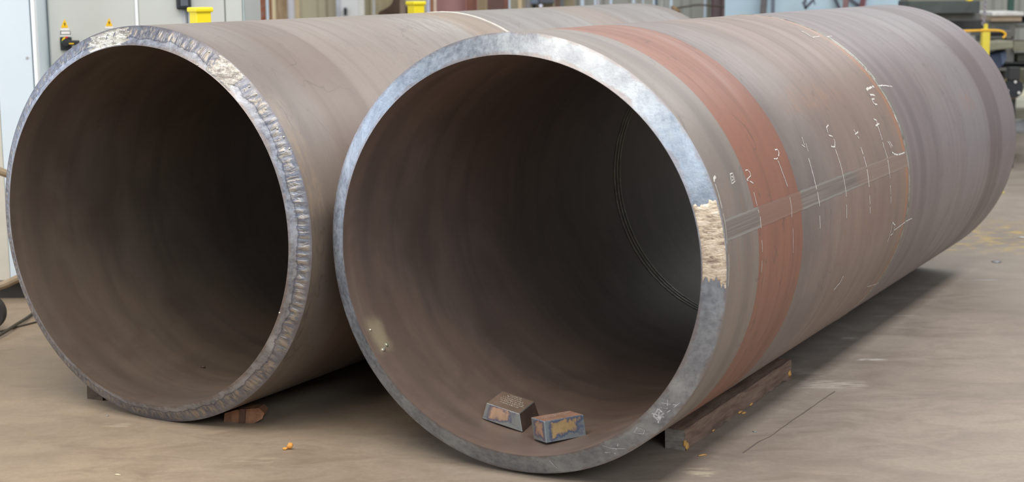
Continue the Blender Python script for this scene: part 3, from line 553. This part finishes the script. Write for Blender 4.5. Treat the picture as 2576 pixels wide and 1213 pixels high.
MB().box(.02, g3-g0-.02, .05, .58, 0, .10).build('plinth', M_PLTH, cg)
k = YG/F                                                            # metres per pixel there
def loc(px, py): p_ = at(px, py, YG); return p_.x-g0, p_.z
def warn(px0, px1, py0, py1):
    a, zt = loc((px0+px1)/2, py0); x0, zb = loc(px0, py1); x1, _ = loc(px1, py1)
    m = MB(); m.prism([(x0, zb), (x1, zb), (a, zt)], -.003, .001); t = m.build('warning_triangle', M_WARN, cg); t['label'] = 'yellow warning triangle with a black lightning bolt'
    m = MB(); h = zt-zb; c_ = (a, zb+h*.12); m.prism([(a-.006, zb+h*.44), (a+.003, zb+h*.66), (a+.001, zb+h*.46), (a+.006, zb+h*.44), (a-.003, zb+h*.12), (a-.0005, zb+h*.38)], -.0042, -.0028); m.build('lightning_bolt', M_BLK, t)
warn(153, 172, 48, 70); warn(266, 283, 45, 66)
def plate(name, px0, px1, py0, py1, mat, d=.003, par=None, y0=0.0):
    x0, z1 = loc(px0, py0); x1, z0 = loc(px1, py1); return MB().box(x0, x1, y0-d, y0+.001, z0, z1, min(d*.3, .002)).build(name, mat, par or cg)
plate('label_plate', 152, 174, 71, 77, M_LBL); plate('label_plate', 264, 285, 66.5, 72, M_LBL)
q = plate('name_plate', 151.5, 178, 78, 87.5, plain('dark_frame', rgb(120, 120, 122), .5)); plate('name_plate_face', 154, 176.5, 79.5, 86, M_LBL, .0045, q)
plate('label_plate', 152, 177, 88.5, 92, M_LBL)
sw = plate('rotary_switch', 153, 182, 93.5, 126, M_BLK, .022); sw['label'] = 'black rotary isolator switch with coloured gauge arc'
def arc(d0, d1, mat, nm):
    cx, cz = loc(172, 105); m = MB(); r0_, r1_ = .022, .031; P_ = []
    A = [math.radians(d0+(d1-d0)*i/6) for i in range(7)]
    m.prism([(cx+r1_*math.cos(a), cz+r1_*math.sin(a)) for a in A]+[(cx+r0_*math.cos(a), cz+r0_*math.sin(a)) for a in A[::-1]], -.025, -.021); m.build(nm, mat, sw)
arc(80, 112, plain('red_mark', rgb(214, 60, 50), .5), 'gauge_mark'); arc(114, 166, plain('yellow_mark', rgb(236, 204, 40), .5), 'gauge_mark'); arc(168, 192, plain('green_mark', rgb(40, 140, 80), .5), 'gauge_mark')
cx, cz = loc(172, 106); hx, hz = loc(206, 109)
hd = MB().cyl((cx, -.020, cz), (cx, -.06, cz), .020).box(cx-.01, hx, -.062, -.042, cz-.017, cz+.012, .005).build('switch_handle', M_BLK, sw, True)
MB().box(cx+.02, cx+.048, -.0635, -.061, cz-.009, cz-.003).build('handle_mark', M_WARN, hd)
hx, hz = loc(465, 24); bx = MB().box(hx-.040, hx+.040, -.05, .0, hz, hz+.14, .012).build('door_lock_handle', M_BLK, cg); bx['label'] = 'black swing handle on the cabinet door'
MB().box(hx-.012, hx+.030, -.054, -.048, hz+.020, hz+.13, .003).build('handle_insert', plain('slate_insert', rgb(92, 98, 108), .5), bx)
plate('latch_strip', 458, 470, 25, 110, plain('pale_grey_strip', rgb(190, 194, 198), .5), .006); plate('latch_strip', 470, 476, 28, 110, plain('slate_strip', rgb(92, 106, 118), .5), .012)
def bollard(label, px, py, Y, wd):
    c = at(px, py, Y); b = empty('bollard', (c.x, Y, 0), math.radians(38)); tag(b, label, 'post', 'yellow posts behind the left pipe'); h = c.z; s = wd/2
    MB().box(-s, s, -s, s, 0, h-.004, .006).build('post', M_YEL, b); MB().box(-s*1.24, s*1.24, -s*1.24, s*1.24, h-.026, h, .008).build('cap_lip', M_YEL, b); MB().box(-s*1.6, s*1.6, -s*1.6, s*1.6, 0, .015, .004).build('base_plate', M_YEL, b)
bollard('square yellow post with a lipped cap in front of the grey cabinet', 503, 18, 8.35, .084); bollard('square yellow post with a lipped cap in front of the mauve steel plate', 1046, 3, 10.9, .084)
M_HOSE = plain('tan_hose_rubber', rgb(150, 132, 106), .6, 0, .1, 10); HY = 8.35
mb = MB(); mb.tube([at(-160, 380, HY+.1), at(-60, 404, HY), at(0, 431, HY), at(45, 452, HY+.02), at(110, 520, HY+.05), at(120, 620, HY+.05), at(80, 678, HY), at(30, 708, HY-.02), at(-20, 726, HY-.03), at(-110, 745, HY-.05)], .021, 10)
tag(mb.build('hose', M_HOSE, None, True), 'thick tan hose looping out from behind the left pipe at the left edge', 'hose')
wp = on_floor(-30, 832); wl = empty('cart_wheel', (wp.x, wp.y, 0)); tag(wl, 'black rubber wheel on the floor at the left edge', 'wheel')
mb = MB(); rw = .095; mb.cyl((0, -.03, rw), (0, .03, rw), rw, None, 36); mb.build('tyre', plain('black_rubber', rgb(52, 48, 46), .7), wl, True); MB().cyl((0, -.036, rw), (0, .036, rw), rw*.5, None, 24).build('hub', plain('grey_hub', rgb(110, 108, 104), .5, .4), wl, True)
for px, py in (): pass
M_CBL = plain('black_cable_rubber', rgb(66, 60, 50), .6)
def fl(px, py, z=.008): return on_floor(px, py, z)
tag(MB().tube([fl(-150, 905), fl(-60, 872), fl(0, 843, .02), fl(40, 817, .02), fl(75, 795, .014), fl(105, 768)], .0085, 8).build('cable', M_CBL, None, True), 'thick dark cable on the floor left of the left pipe', 'cable')
tag(MB().tube([fl(-150, 868, .005), fl(-60, 850, .005), fl(30, 826, .005), fl(88, 811, .005), fl(150, 795, .005), fl(200, 785, .005)], .005, 8).build('cable', M_CBL, None, True), 'thin dark cable on the floor below the thicker one', 'cable')

# ---------------------------------------------------------------- stock leaning along the back, behind the left pipe
def upright(name, px0, px1, Y, mat, label, cat, kind='box', top=2.6, depth=.06, group=None, bottom=0.0):
    x0, x1 = X(px0, Y), X(px1, Y); r = empty(name, ((x0+x1)/2, Y, bottom)); h = (x1-x0)/2; tag(r, label, cat, group)
    if kind == 'pipe': MB().cyl((0, h, 0), (0, h, top-bottom), h, None, 20).build('tube', mat, r, True); MB().box(-h*1.6, h*1.6, -h*.6, h*2.6, 0, .01).build('foot', mat, r)
    elif kind == 'channel':
        t = h*.22; MB().box(-h, h, 0, .008, 0, top).build('web', mat, r); MB().box(-h, -h+t, -depth, 0, 0, top).build('flange', mat, r); MB().box(h-t, h, -depth, 0, 0, top).build('flange', mat, r)
    else:
        MB().box(-h, h, 0, depth, 0, top-bottom, min(.004, h*.2)).build('plank' if cat == 'timber' else 'plate', mat, r)
        MB().box(-h*.96, h*.96, .004, depth*.96, top-bottom, top-bottom+.012).build('end_face', mat, r)
    return r
M_RUST = NT('rusty_plate', .8); f_ = M_RUST.noise(M_RUST.obj, 7, 6, .7, .6); M_RUST.set('Base Color', M_RUST.ramp(f_, [(.36, rgb(116, 74, 56)), (.5, rgb(156, 92, 66)), (.62, rgb(150, 122, 108)), (.72, rgb(190, 174, 156))])); M_RUST = M_RUST.m
M_LPOLE = plain('pale_blue_pole', rgb(198, 212, 224), .4, .1, .03); M_TANW = mat_wood('tan_board', rgb(176, 154, 122), rgb(196, 174, 140), rgb(138, 114, 84), (8, 8, .8)); M_CRM = plain('cream_board', rgb(214, 196, 160), .7, 0, .05, 4)
M_BRN = plain('brown_board', rgb(158, 112, 82), .75, 0, .1, 6); M_MAU = plain('mauve_plate', rgb(168, 126, 124), .6, 0, .06, 3); M_DBR = plain('dark_brown_plate', rgb(98, 72, 66), .65, 0, .08, 4); M_RBR = plain('red_brown_plate', rgb(146, 100, 88), .65, 0, .1, 5)
upright('steel_plate', 619, 668, 15.8, M_RUST, 'rust-red weathered steel plate standing right of the grey cabinet', 'steel plate', top=2.4, depth=.02)
rk = on_floor(640, 100); q = blob('scrap_heap', (X(641, 15.2), 15.2, .62), .115, .10, .62, plain('grey_green_cloth', rgb(150, 146, 120), .9, 0, .2, 6), None, (0, 0, 0), 71, .10, 3); tag(q, 'grey-green covered heap below the rust-red plate', 'heap')
upright('pole', 669, 676, 15.3, M_LPOLE, 'thin pale blue pole beside the rust-red plate', 'pole', 'pipe')
upright('timber_board', 677, 685, 15.7, M_BRN, 'narrow brown board right of the thin pale pole', 'timber'); upright('timber_board', 684.5, 693, 15.55, M_CRM, 'narrow cream board between two brown boards', 'timber')
upright('timber_board', 693.5, 722, 15.9, M_TANW, 'wide weathered brown-tan board left of the pale grey column', 'timber')
upright('column', 722, 741, 15.5, plain('pale_grey_column', rgb(196, 196, 200), .6, 0, .06, 5), 'pale grey round column behind the left pipe', 'column', 'pipe', 4.0); upright('timber_board', 742, 752, 16.0, M_CRM, 'narrow cream board right of the pale grey column', 'timber')
dx0, dx1 = X(853, 18.4), X(910, 18.4)
dr = empty('door_1', ((dx0+dx1)/2, 18.4, 0)); dr['kind'] = 'structure'; hw = (dx1-dx0)/2
MB().box(-hw, hw, 0, .06, .01, 2.2, .004).build('door_leaf', plain('white_door', rgb(230, 231, 230), .5, 0, .02), dr); MB().box(-hw-.03, -hw+.02, -.02, .1, 0, 2.25).build('door_jamb', plain('pale_grey_jamb', rgb(196, 200, 206), .5), dr); MB().box(hw-.02, hw+.03, -.02, .1, 0, 2.25).build('door_jamb', plain('cream_jamb', rgb(232, 232, 224), .5), dr)
p_ = at(870, 28, 18.38); MB().cyl((p_.x-(dx0+dx1)/2, .0, p_.z), (p_.x-(dx0+dx1)/2, -.05, p_.z), .016).box(p_.x-(dx0+dx1)/2-.022, p_.x-(dx0+dx1)/2+.016, -.055, -.04, p_.z-.05, p_.z+.04, .006).build('door_handle', M_BLK, dr)
upright('pole', 937.5, 944.5, 17.6, plain('pale_conduit', rgb(198, 200, 200), .5), 'pale conduit pole right of the white door', 'pole', 'pipe')
# cream sheet with a curved hem over a dark bundle
m = MB(); Yt = 16.4; A = []
HEM = [(945, 44), (951, 35), (956, 29), (960, 26), (965, 24), (970, 21.7), (976, 18.5), (981, 15), (985, 11.5), (988, 8), (991, 3), (993, -4), (995, -14)]
for i, (pxx, hy) in enumerate(HEM):
    q_ = i/12; zt = 1.95; zb = at(pxx, hy, Yt).z; x_ = X(pxx, Yt); yy = Yt-.03*math.sin(q_*9)-.08*q_
    A.append([m.bm.verts.new((x_, yy-.02*j, zt+(zb-zt)*j/3)) for j in range(4)])
for a, b in zip(A, A[1:]):
    for j in range(3): m.bm.faces.new((a[j], a[j+1], b[j+1], b[j]))
bmesh.ops.solidify(m.bm, geom=list(m.bm.faces), thickness=.008)
bd_ = blob('bundle', (X(994, 16.9), 16.9, .80), .26, .2, .82, plain('dark_brown_canvas', rgb(94, 76, 62), .9, 0, .2, 5), None, (0, 0, 0), 73, .12, 3); tag(bd_, 'dark brown canvas bundle left of the second yellow post', 'bundle')
tag(m.build('tarpaulin', plain('cream_tarpaulin', rgb(206, 196, 166), .8, 0, .06, 4), None, True), 'cream tarpaulin with a curved hem hanging above the dark brown bundle', 'tarpaulin')
upright('steel_plate', 1006, 1020, 16.3, plain('grey_brown_plate', rgb(146, 130, 112), .7), 'grey-brown plate between the dark bundle and the second yellow post', 'steel plate', depth=.02)
upright('pole', 1073, 1082, 15.0, plain('lavender_pole', rgb(186, 192, 214), .5), 'lavender-grey pole right of the second yellow post', 'pole', 'pipe')
upright('timber_board', 1082.5, 1091, 15.4, M_BRN, 'narrow brown board left of the mauve plate', 'timber'); upright('timber_board', 1091, 1098, 15.2, plain('pink_cream_board', rgb(216, 190, 172), .7), 'narrow pinkish cream board touching the mauve plate', 'timber')
upright('steel_plate', 1098, 1172, 15.5, M_MAU, 'wide mauve steel plate standing at the back', 'steel plate', depth=.02); upright('steel_beam', 1172, 1202, 15.35, M_RBR, 'red-brown steel channel right of the mauve plate', 'steel beam', 'channel')
upright('timber_board', 1203, 1225, 15.7, plain('beige_board', rgb(204, 186, 152), .7, 0, .05), 'beige board between the red-brown channel and dark brown plate', 'timber'); upright('steel_plate', 1226, 1267, 15.3, M_DBR, 'dark brown steel plate standing at the back', 'steel plate', depth=.02)
upright('timber_board', 1267, 1279, 15.5, M_RBR, 'reddish board right of the dark brown plate', 'timber'); upright('pole', 1279.5, 1284, 15.3, M_LPOLE, 'thin pale pole right of the reddish board', 'pole', 'pipe')
upright('timber_board', 1303, 1313, 15.8, M_CRM, 'narrow cream board right of the thin pole by the reddish board', 'timber'); upright('timber_board', 1313, 1322, 16, plain('grey_tan_board', rgb(160, 148, 126), .7), 'grey-tan board right of the narrow cream board', 'timber'); upright('steel_plate', 1322, 1334, 16.1, plain('grey_plate', rgb(146, 146, 146), .6), 'narrow grey plate left of the blue-grey boxes', 'steel plate', depth=.02)
# wall boxes with a small lamp
def wallbox(px0, px1, pyb, Y, mat, label):
    x0, x1 = X(px0, Y), X(px1, Y); zb = at((px0+px1)/2, pyb, Y).z; r = empty('control_box', ((x0+x1)/2, Y, zb)); tag(r, label, 'box'); h = (x1-x0)/2
    MB().box(-h, h, 0, WY-.04-Y, 0, .4, .006).build('box_body', mat, r); MB().box(-h+.008, h-.008, -.012, .002, .01, .39, .004).build('box_lid', mat, r); return r
r_ = wallbox(1334, 1354.5, 11, 18.2, plain('blue_grey_box', rgb(132, 146, 166), .5, 0, .04), 'small blue-grey control box on the back wall')
MB().cyl((0, .08, -.07), (0, .08, 0), .02).build('cable_gland', M_BLK, r_, True)
r_ = wallbox(1355, 1394, 10, 18.2, plain('dark_grey_box', rgb(106, 110, 118), .5, 0, .04), 'wider dark grey control box with a small pale lamp beneath it')
lb = bpy.data.materials.new('lamp_glass'); lb.use_nodes = True; lb.node_tree.nodes['Principled BSDF'].inputs['Base Color'].default_value = rgb(225, 232, 255); lb.node_tree.nodes['Principled BSDF'].inputs['Emission Color'].default_value = (.85, .9, 1, 1); lb.node_tree.nodes['Principled BSDF'].inputs['Emission Strength'].default_value = .5
p_ = at(1360.5, 14.5, 18.2); q = blob('indicator_lamp', (p_.x-r_.location.x, .02, p_.z-r_.location.z), .020, .02, .020, lb, r_, (0, 0, 0), 3, 0, 2); MB().cyl((p_.x-r_.location.x, .02, -.01), (p_.x-r_.location.x, .02, .01), .012).build('lamp_neck', M_BLK, r_, True)
upright('timber_board', 1396, 1410, 16.2, plain('dark_brown_board', rgb(112, 90, 78), .7), 'dark brown board right of the dark grey control box', 'timber'); upright('steel_plate', 1410.5, 1419, 16.3, plain('slate_plate', rgb(126, 130, 134), .6), 'narrow slate plate right of the dark brown board', 'steel plate', depth=.02); upright('timber_board', 1419.5, 1446, 16.5, plain('khaki_board', rgb(160, 148, 122), .7), 'khaki board left of the row of pale blue poles', 'timber')
PL = [(1460, 1470, 'first'), (1494, 1501, 'second'), (1502, 1508, 'third'), (1533, 1541, 'fourth'), (1590, 1598, 'fifth'), (1616, 1620, 'sixth, thinnest'), (1642, 1647.5, 'seventh'), (1684.5, 1692.5, 'eighth'), (1771, 1778, 'ninth')]
for i, (a, b, nm) in enumerate(PL): upright('pole', a, b, 15.8+.05*(i % 3), M_LPOLE if i != 2 else plain('pinkish_pole', rgb(216, 208, 220), .5), 'pale upright pole, %s from the left in the row before the grey wall' % nm, 'pole', 'pipe', group='pale poles along the grey wall')
upright('steel_beam', 1648, 1655, 15.9, plain('slate_beam', rgb(92, 106, 116), .6), 'narrow slate steel bar against the seventh pale pole', 'steel beam', depth=.03); upright('pole', 1663, 1668, 15.9, plain('white_grey_pole', rgb(184, 186, 180), .6), 'grey-white pole right of the narrow slate bar', 'pole', 'pipe')
upright('steel_beam', 1781.5, 1787, 15.6, plain('olive_bar', rgb(92, 94, 84), .6), 'narrow olive bar left of the dark purple-brown column', 'steel beam', depth=.03)
xa, xb = X(1790, 15.8), X(1821, 15.8); pc = empty('column', ((xa+xb)/2, 15.8, 0)); tag(pc, 'dark purple-brown steel H column left of the pale blue sheet', 'column'); h = (xb-xa)/2
MP = plain('purple_brown_steel', rgb(112, 96, 98), .6, 0, .08, 5); MP2 = plain('dark_purple_steel', rgb(92, 74, 76), .6)
MB().box(-h, -h+.012, -.06, .06, 0, 4).build('flange', MP2, pc); MB().box(h-.03, h, -.06, .06, 0, 4).build('flange', MP2, pc); MB().box(-h, h, -.005, .005, 0, 4).build('web', MP, pc); MB().box(-h-.02, h+.02, -.1, .1, 0, .02).build('base_plate', MP, pc)
tag(MB().tube([at(1690, 26, 15.5), at(1700, 21, 15.5), at(1725, 17, 15.48), at(1755, 12.5, 15.47), at(1785, 14, 15.47), at(1822, 17, 15.6)], .008, 8).build('cable', M_CBL, None, True), 'dark cable sagging across the pale poles to the purple-brown column', 'cable')
q = blob('valve', at(1700, 24, 15.52), .05, .04, .03, plain('brass_valve', rgb(140, 116, 86), .6), None, (0, .5, 0), 81, .2, 2); tag(q, 'small brown valve at the left end of the dark cable', 'valve')
MB().cyl(at(1704, 26, 15.52), at(1700, 90, 15.52), .018).build('valve_stem', plain('grey_brown_stem', rgb(128, 116, 98), .6), None); st_ = bpy.data.objects['valve_stem']; st_.parent = q; st_.matrix_parent_inverse = Matrix.Translation(q.location).inverted()

# ---------------------------------------------------------------- pale blue sheet with tools, and the steel rack at the right
YB = 16.9; x0, x1 = X(1822, YB), X(2283, YB, 15)
pb = empty('welding_screen', ((x0+x1)/2, YB, 0)); tag(pb, 'large pale blue sheet screen behind the right pipe', 'screen'); h = (x1-x0)/2
MBL = plain('pale_blue_sheet', rgb(192, 216, 228), .5, 0, .03, 1.2)
MB().box(-h, h, 0, .02, .05, 2.6).build('sheet', MBL, pb)
for sg in (-1, 1): MB().box(sg*h-.02, sg*h+.02, .005, .045, 0, 2.62).build('frame_post', plain('pale_frame', rgb(170, 190, 204), .5), pb); MB().box(sg*h-.03, sg*h+.03, -.3, .3, 0, .03).build('foot', M_GRYL, pb)
def bar(name, a, b, wpx, mat, label, cat, Y=16.6, extra=None):
    A, B = at(*a, Y), at(*b, Y); d = B-A; r = wpx*Y/F/2; o = MB(); m = Matrix.Translation((A+B)/2) @ d.to_track_quat('Z', 'Y').to_matrix().to_4x4()
    o.box(-r, r, -r*.7, r*.7, -d.length/2, d.length/2, r*.15, m)
    for e in (extra or []):
        A, B = at(*e[0], Y), at(*e[1], Y); d = B-A; r = e[2]*Y/F/2; m = Matrix.Translation((A+B)/2) @ d.to_track_quat('Z', 'Y').to_matrix().to_4x4(); o.box(-r, r, -r*.7, r*.7, -d.length/2, d.length/2, r*.15, m)
    o = o.build(name, mat, None); tag(o, label, cat); return o
M_GB = plain('grey_brown_steel', rgb(112, 106, 106), .6, .1, .1, 10); M_SG = plain('slate_tool_steel', rgb(104, 110, 122), .5, .2, .1, 20); M_RB = plain('rose_brown_steel', rgb(140, 110, 110), .6, 0, .1, 10)
def lean(name, pxt, pxb, wpx, mat, label, cat, Y=16.5):                # stands on the floor and leans on the sheet
    A = at(pxt, -60, Y+.25); g = at(pxb, 30, Y); sl = (A.x-g.x)/(A.z-g.z); B = Vector((g.x-sl*g.z, Y, 0.0)); d = A-B; r = wpx*Y/F/2; m = Matrix.Translation((A+B)/2) @ d.to_track_quat('Z', 'Y').to_matrix().to_4x4()
    e = empty(name, B); tag(e, label, cat); mi = Matrix.Translation(-B) @ m; L_ = d.length
    MB().box(-r, r, -r*.6, r*.6, -L_/2+.01, L_/2, r*.15, mi).build('bar', mat, e); MB().box(-r*1.3, r*1.3, -r*1.3, r*1.3, 0, .012).build('foot', mat, e); return e
lean('steel_bar', 1926, 1927.5, 15, M_GB, 'wide grey-brown bar against the pale blue sheet', 'steel bar'); lean('steel_bar', 1946, 1952, 10, M_SG, 'dark slate bar right of the wide grey-brown bar', 'steel bar')
bar('clamp', (2024, -40), (2026, 8), 9, M_SG, 'slate V-shaped clamp hanging on the pale blue sheet', 'clamp', extra=[((2020, 4), (2028, 22), 9), ((2024, 22), (2048, -2), 9), ((2044, -10), (2050, 12), 4)])
bar('steel_bar', (2090, -28), (2121, 42), 9, M_SG, 'slanting slate bar hung on the pale blue sheet left of the rose-brown bar', 'steel bar', 16.87); lean('steel_bar', 2133, 2136, 14, M_RB, 'rose-brown bar between two slanting slate bars', 'steel bar', 16.3); bar('steel_bar', (2118, -20), (2184, 34), 10, M_SG, 'steeply slanting slate bar hung on the pale blue sheet right of the rose-brown bar', 'steel bar', 16.87); lean('steel_bar', 2181, 2177, 13, plain('red_brown_bar', rgb(138, 92, 98), .6), 'red-brown bar near the right end of the pale blue sheet', 'steel bar'); lean('steel_bar', 2191, 2188, 4, M_LPOLE, 'thin white rod right of the red-brown bar', 'steel bar')
def beam(label, px0, px1, py0, py1, Y, mat, depth=.5, dy=0, cat='steel beam', name='steel_beam', sec='I', tilt=0.0):
    a = at(px0, py0, Y); b = at(px1, py0, Y); z0 = at((px0+px1)/2, py1, Y).z; z1 = a.z; ln = b.x-a.x; hh = z1-z0; r = empty(name, (a.x, Y, z0)); r.rotation_euler = (0, tilt, dy); tag(r, label, cat); t = min(.03, hh*.2)
    if sec == 'I':
        MB().box(0, ln, depth*.35, depth*.35+.03, 0, hh).build('web', mat, r); MB().box(0, ln, 0, depth, hh-t, hh, .002).build('flange', mat, r); MB().box(0, ln, 0, depth, 0, t, .002).build('flange', mat, r)
    elif sec == 'box':
        MB().box(0, ln, 0, depth, 0, hh, min(.006, hh*.15)).build('beam_body', mat, r); MB().box(ln-.002, ln+.004, depth*.12, depth*.88, hh*.15, hh*.85).build('end_opening', M_PLTH, r)
    return r
MG1 = plain('dark_grey_steel', rgb(80, 85, 83), .6, .1, .1, 6); MG2 = plain('grey_steel', rgb(118, 116, 110), .65, .1, .1, 6); MG3 = plain('khaki_steel', rgb(136, 134, 114), .65, 0, .08, 6); MG4 = plain('black_steel', rgb(60, 60, 60), .6, .1, .1, 6); MWD = plain('weathered_timber', rgb(176, 156, 132), .75, 0, .1, 8)
beam('deep dark grey steel beam at the top right, nearest of the stacked stock', 2286, 2466, 3, 34, 14.6, MG1, .40, 0, sec='box'); beam('flat grey steel slab lying under the deep dark grey beam', 2330, 2468, 35, 50, 14.75, plain('mid_grey_steel', rgb(112, 112, 108), .6, .1, .08, 6), .40, -.02, sec='box'); beam('tan steel strip on top of the deep dark grey beam', 2284, 2475, -3, 2, 14.7, MG3, .3, 0, sec='box')
beam('black beam added as the shadow under the grey slab', 2390, 2480, 51, 74, 15.3, MG4, .4, 0, sec='box')  # black box set where only shade lies under the slab
st = empty('pallet_block', (X(2478, 15.6), 15.6, 0)); tag(st, 'white-topped timber block stack right of the thin chain', 'timber')
zt = at(2520, 30, 15.6).z; wd_ = X(2570, 15.6)-X(2490, 15.6); ox = X(2490, 15.6)-X(2478, 15.6)
MB().box(ox, ox+wd_, -.08, .5, zt-.035, zt, .004).build('white_top', plain('white_top', rgb(222, 220, 214), .6), st); MB().box(ox, ox+wd_-.01, -.05, .5, zt-.09, zt-.036, .004).build('timber_deck', MWD, st)
MB().box(ox-.04, ox+wd_-.05, 0, .5, zt-.24, zt-.092, .006).build('grey_block', MG2, st); q = MB().box(ox+.06, ox+.2, -.004, .1, zt-.2, zt-.13, .01).build('opening_shade_plate', plain('shadow_grey', rgb(96, 98, 100), .7), st)  # shade inside the opening painted as a dark plate
for xx in (ox, ox+wd_-.12): MB().box(xx, xx+.08, .05, .45, 0, zt-.24, .004).build('support_post', MG2, st)
beam('khaki-grey sloping beam right of the yellow post', 2478, 2550, 110, 128, 14.9, MG3, .4, 0, sec='box', tilt=-.09); beam('grey steel channel under the white-topped timber', 2484, 2545, 78, 96, 15.3, MG2, .4)
beam('dark channel end stacked right of the grey block', 2551, 2640, 40, 58, 15.9, MG4, .4); beam('grey slab above the khaki blocks at the right edge', 2552, 2650, 60, 70, 15.7, MG2, .4, sec='box')
beam('upper khaki block at the right edge', 2550, 2650, 105, 128, 15.6, MG3, .4, sec='box'); beam('lower khaki block at the right edge', 2560, 2650, 136, 158, 15.8, MG3, .4, sec='box'); beam('dark steel rail below the khaki blocks at the right edge', 2525, 2650, 158, 171, 15.5, MG4, .4); beam('khaki wall block beside the black caster wheel', 2558, 2660, 174, 212, 16.4, MG3, .4, sec='box'); beam('dark frame bar above the caster wheel', 2505, 2556, 172, 178, 15.4, MG2, .3, sec='box'); beam('black rack rail left of the khaki blocks', 2505, 2552, 128, 146, 15.7, MG4, .3)
beam('pale flat sill under the caster wheel, upper of two', 2535, 2660, 226, 243, 15.4, plain('pale_sill', rgb(206, 202, 180), .6, 0, .04), .5, sec='box'); beam('pale flat sill, lower of two at the right edge', 2535, 2660, 250, 272, 15.0, plain('pale_sill_lower', rgb(196, 194, 176), .6, 0, .04), .5, sec='box'); beam('grey-brown beam under the pale sills at the right edge', 2545, 2660, 276, 300, 14.9, plain('olive_beam', rgb(112, 108, 94), .6), .4, tilt=-.06, sec='box')
q = blob('sack', at(2574, 318, 15.5), .10, .1, .07, plain('white_sack', rgb(206, 210, 212), .8, 0, .08, 8), None, (0, -.2, 0), 91, .08, 3); tag(q, 'white sack on the floor at the right edge below the sills', 'sack')
cn = at(2476, 175, 15.0); tp = [(2476, 140), (2500, 137), (2532, 128), (2533, 150), (2523, 166), (2512, 175), (2476, 175)]
nb = empty('tarpaulin', cn); tag(nb, 'folded navy blue tarpaulin hanging under the khaki sloping beam', 'tarpaulin'); m = MB(); m.prism([(at(a, c_, 15.0).x-cn.x, at(a, c_, 15.0).z-cn.z) for a, c_ in tp], 0, .25); bmesh.ops.bevel(m.bm, geom=list(m.bm.edges), offset=.012, segments=2, affect='EDGES'); m.build('sheet_fold', plain('navy_tarpaulin', rgb(66, 76, 98), .7, 0, .15, 6), nb, True)
m = MB(); m.prism([(at(a, c_, 15.0).x-cn.x, at(a, c_, 15.0).z-cn.z) for a, c_ in ((2516, 134), (2531, 130), (2531, 150), (2520, 164))], -.012, .0); m.build('sheet_fold', plain('slate_blue_tarpaulin', rgb(92, 104, 126), .7, 0, .1, 6), nb, True)
cwc = at(2548, 222, 14.7); cw_ = empty('caster_wheel', cwc); tag(cw_, 'black caster wheel with a tan rim behind the far end of the right pipe', 'wheel'); rr = 24*14.7/F
MB().cyl((0, -.03, 0), (0, .03, 0), rr, None, 36).build('tyre', M_BLK, cw_, True); MB().cyl((0, .031, 0), (0, .045, 0), rr*1.18, None, 36).build('rim_flange', plain('tan_flange', rgb(150, 132, 96), .6), cw_, True)
for a in (20, 140, 260): MB().cyl((rr*.7*math.cos(math.radians(a-60)), -.036, rr*.7*math.sin(math.radians(a-60))), (rr*.7*math.cos(math.radians(a-60)), -.028, rr*.7*math.sin(math.radians(a-60))), .012, None, 12).build('bolt_head', M_LBL, cw_, True)
MB().box(-.05, .05, -.045, .06, rr*.9, rr*2.2, .006).build('fork', MG4, cw_); MB().box(-.05, .05, .05, .09, -cwc.z, rr*1.5, .004).build('leg', MG4, cw_)
# yellow stand with a hooked crossbar
Yp = 13.2; c = at(2480, 60, Yp); yl = empty('stand', (c.x, Yp, 0)); tag(yl, 'yellow steel stand with an orange-yellow hooked crossbar behind the right pipe', 'stand'); s = 9.5*Yp/F
MYP = plain('faded_yellow_paint', rgb(226, 208, 76), .5, 0, .06, 12); zc = at(2480, 74, Yp).z; MOY = plain('orange_yellow_paint', rgb(232, 178, 46), .5, 0, .05, 10)
MB().box(-s, s, -s, s, 0, zc+.004, .004).build('post', MYP, yl); MB().cyl((0, 0, zc), (0, 0, c.z), s*.55, None, 20).build('top_pin', MYP, yl, True); MB().box(-.16, .16, -.16, .16, 0, .015, .004).build('base_plate', MYP, yl)
T = lambda px, py: at(px, py, Yp)-Vector((c.x, Yp, 0))
MB().tube([T(2380, 79)+Vector((0, -s, 0)), T(2430, 77.5)+Vector((0, -s, 0)), T(2480, 76)+Vector((0, -s, 0)), T(2512, 77)+Vector((0, -s, 0)), T(2524, 82)+Vector((0, -s, 0)), T(2526, 89)+Vector((0, -s, 0)), T(2520, 95)+Vector((0, -s, 0))], 3*Yp/F, 10).build('crossbar', MOY, yl, True)
a, b = at(2483, -40, 14.1), at(2474, 62, 14.1); ch = empty('chain', (a.x, 14.1, b.z)); tag(ch, 'thin pinkish-grey chain hanging behind the yellow stand', 'chain'); n_ = 16; me_ = None
def link_mesh(L, r, th, mat):
    m = MB(); pts_ = []
    for i in range(13):
        t = 2*PI*i/12; pts_.append((r*math.cos(t), 0, (L/2-r)*(1 if math.sin(t) >= 0 else -1)+r*math.sin(t)))
    m.tube(pts_, th, 6, 2); return m
LM = plain('galvanised_chain', rgb(166, 160, 166), .5, .3, .05); lm_ = link_mesh((a-b).length/n_*1.35, .013, .005, LM).build('chain_link', LM, ch, True)
for i in range(n_):
    o = lm_ if i == 0 else lm_.copy()
    if i: COL.objects.link(o); o.parent = ch
    p_ = b.lerp(a, (i+.5)/n_)-Vector((a.x, 14.1, b.z)); o.location = p_; o.rotation_euler = (0, 0, (i % 2)*PI/2)
upright('rack_post', 2537, 2551, 17.6, plain('dark_green_paint', rgb(62, 92, 82), .5), 'dark green rack post at the top right', 'post', top=3.0, depth=.06)
tag(MB().tube([at(2432, 0, 14.5), at(2440, 1, 14.45), at(2447, -2, 14.5), at(2452, -12, 14.5)], .008, 8).build('strap', M_YEL, None, True), 'yellow strap end on the dark grey beam at the top right', 'strap')
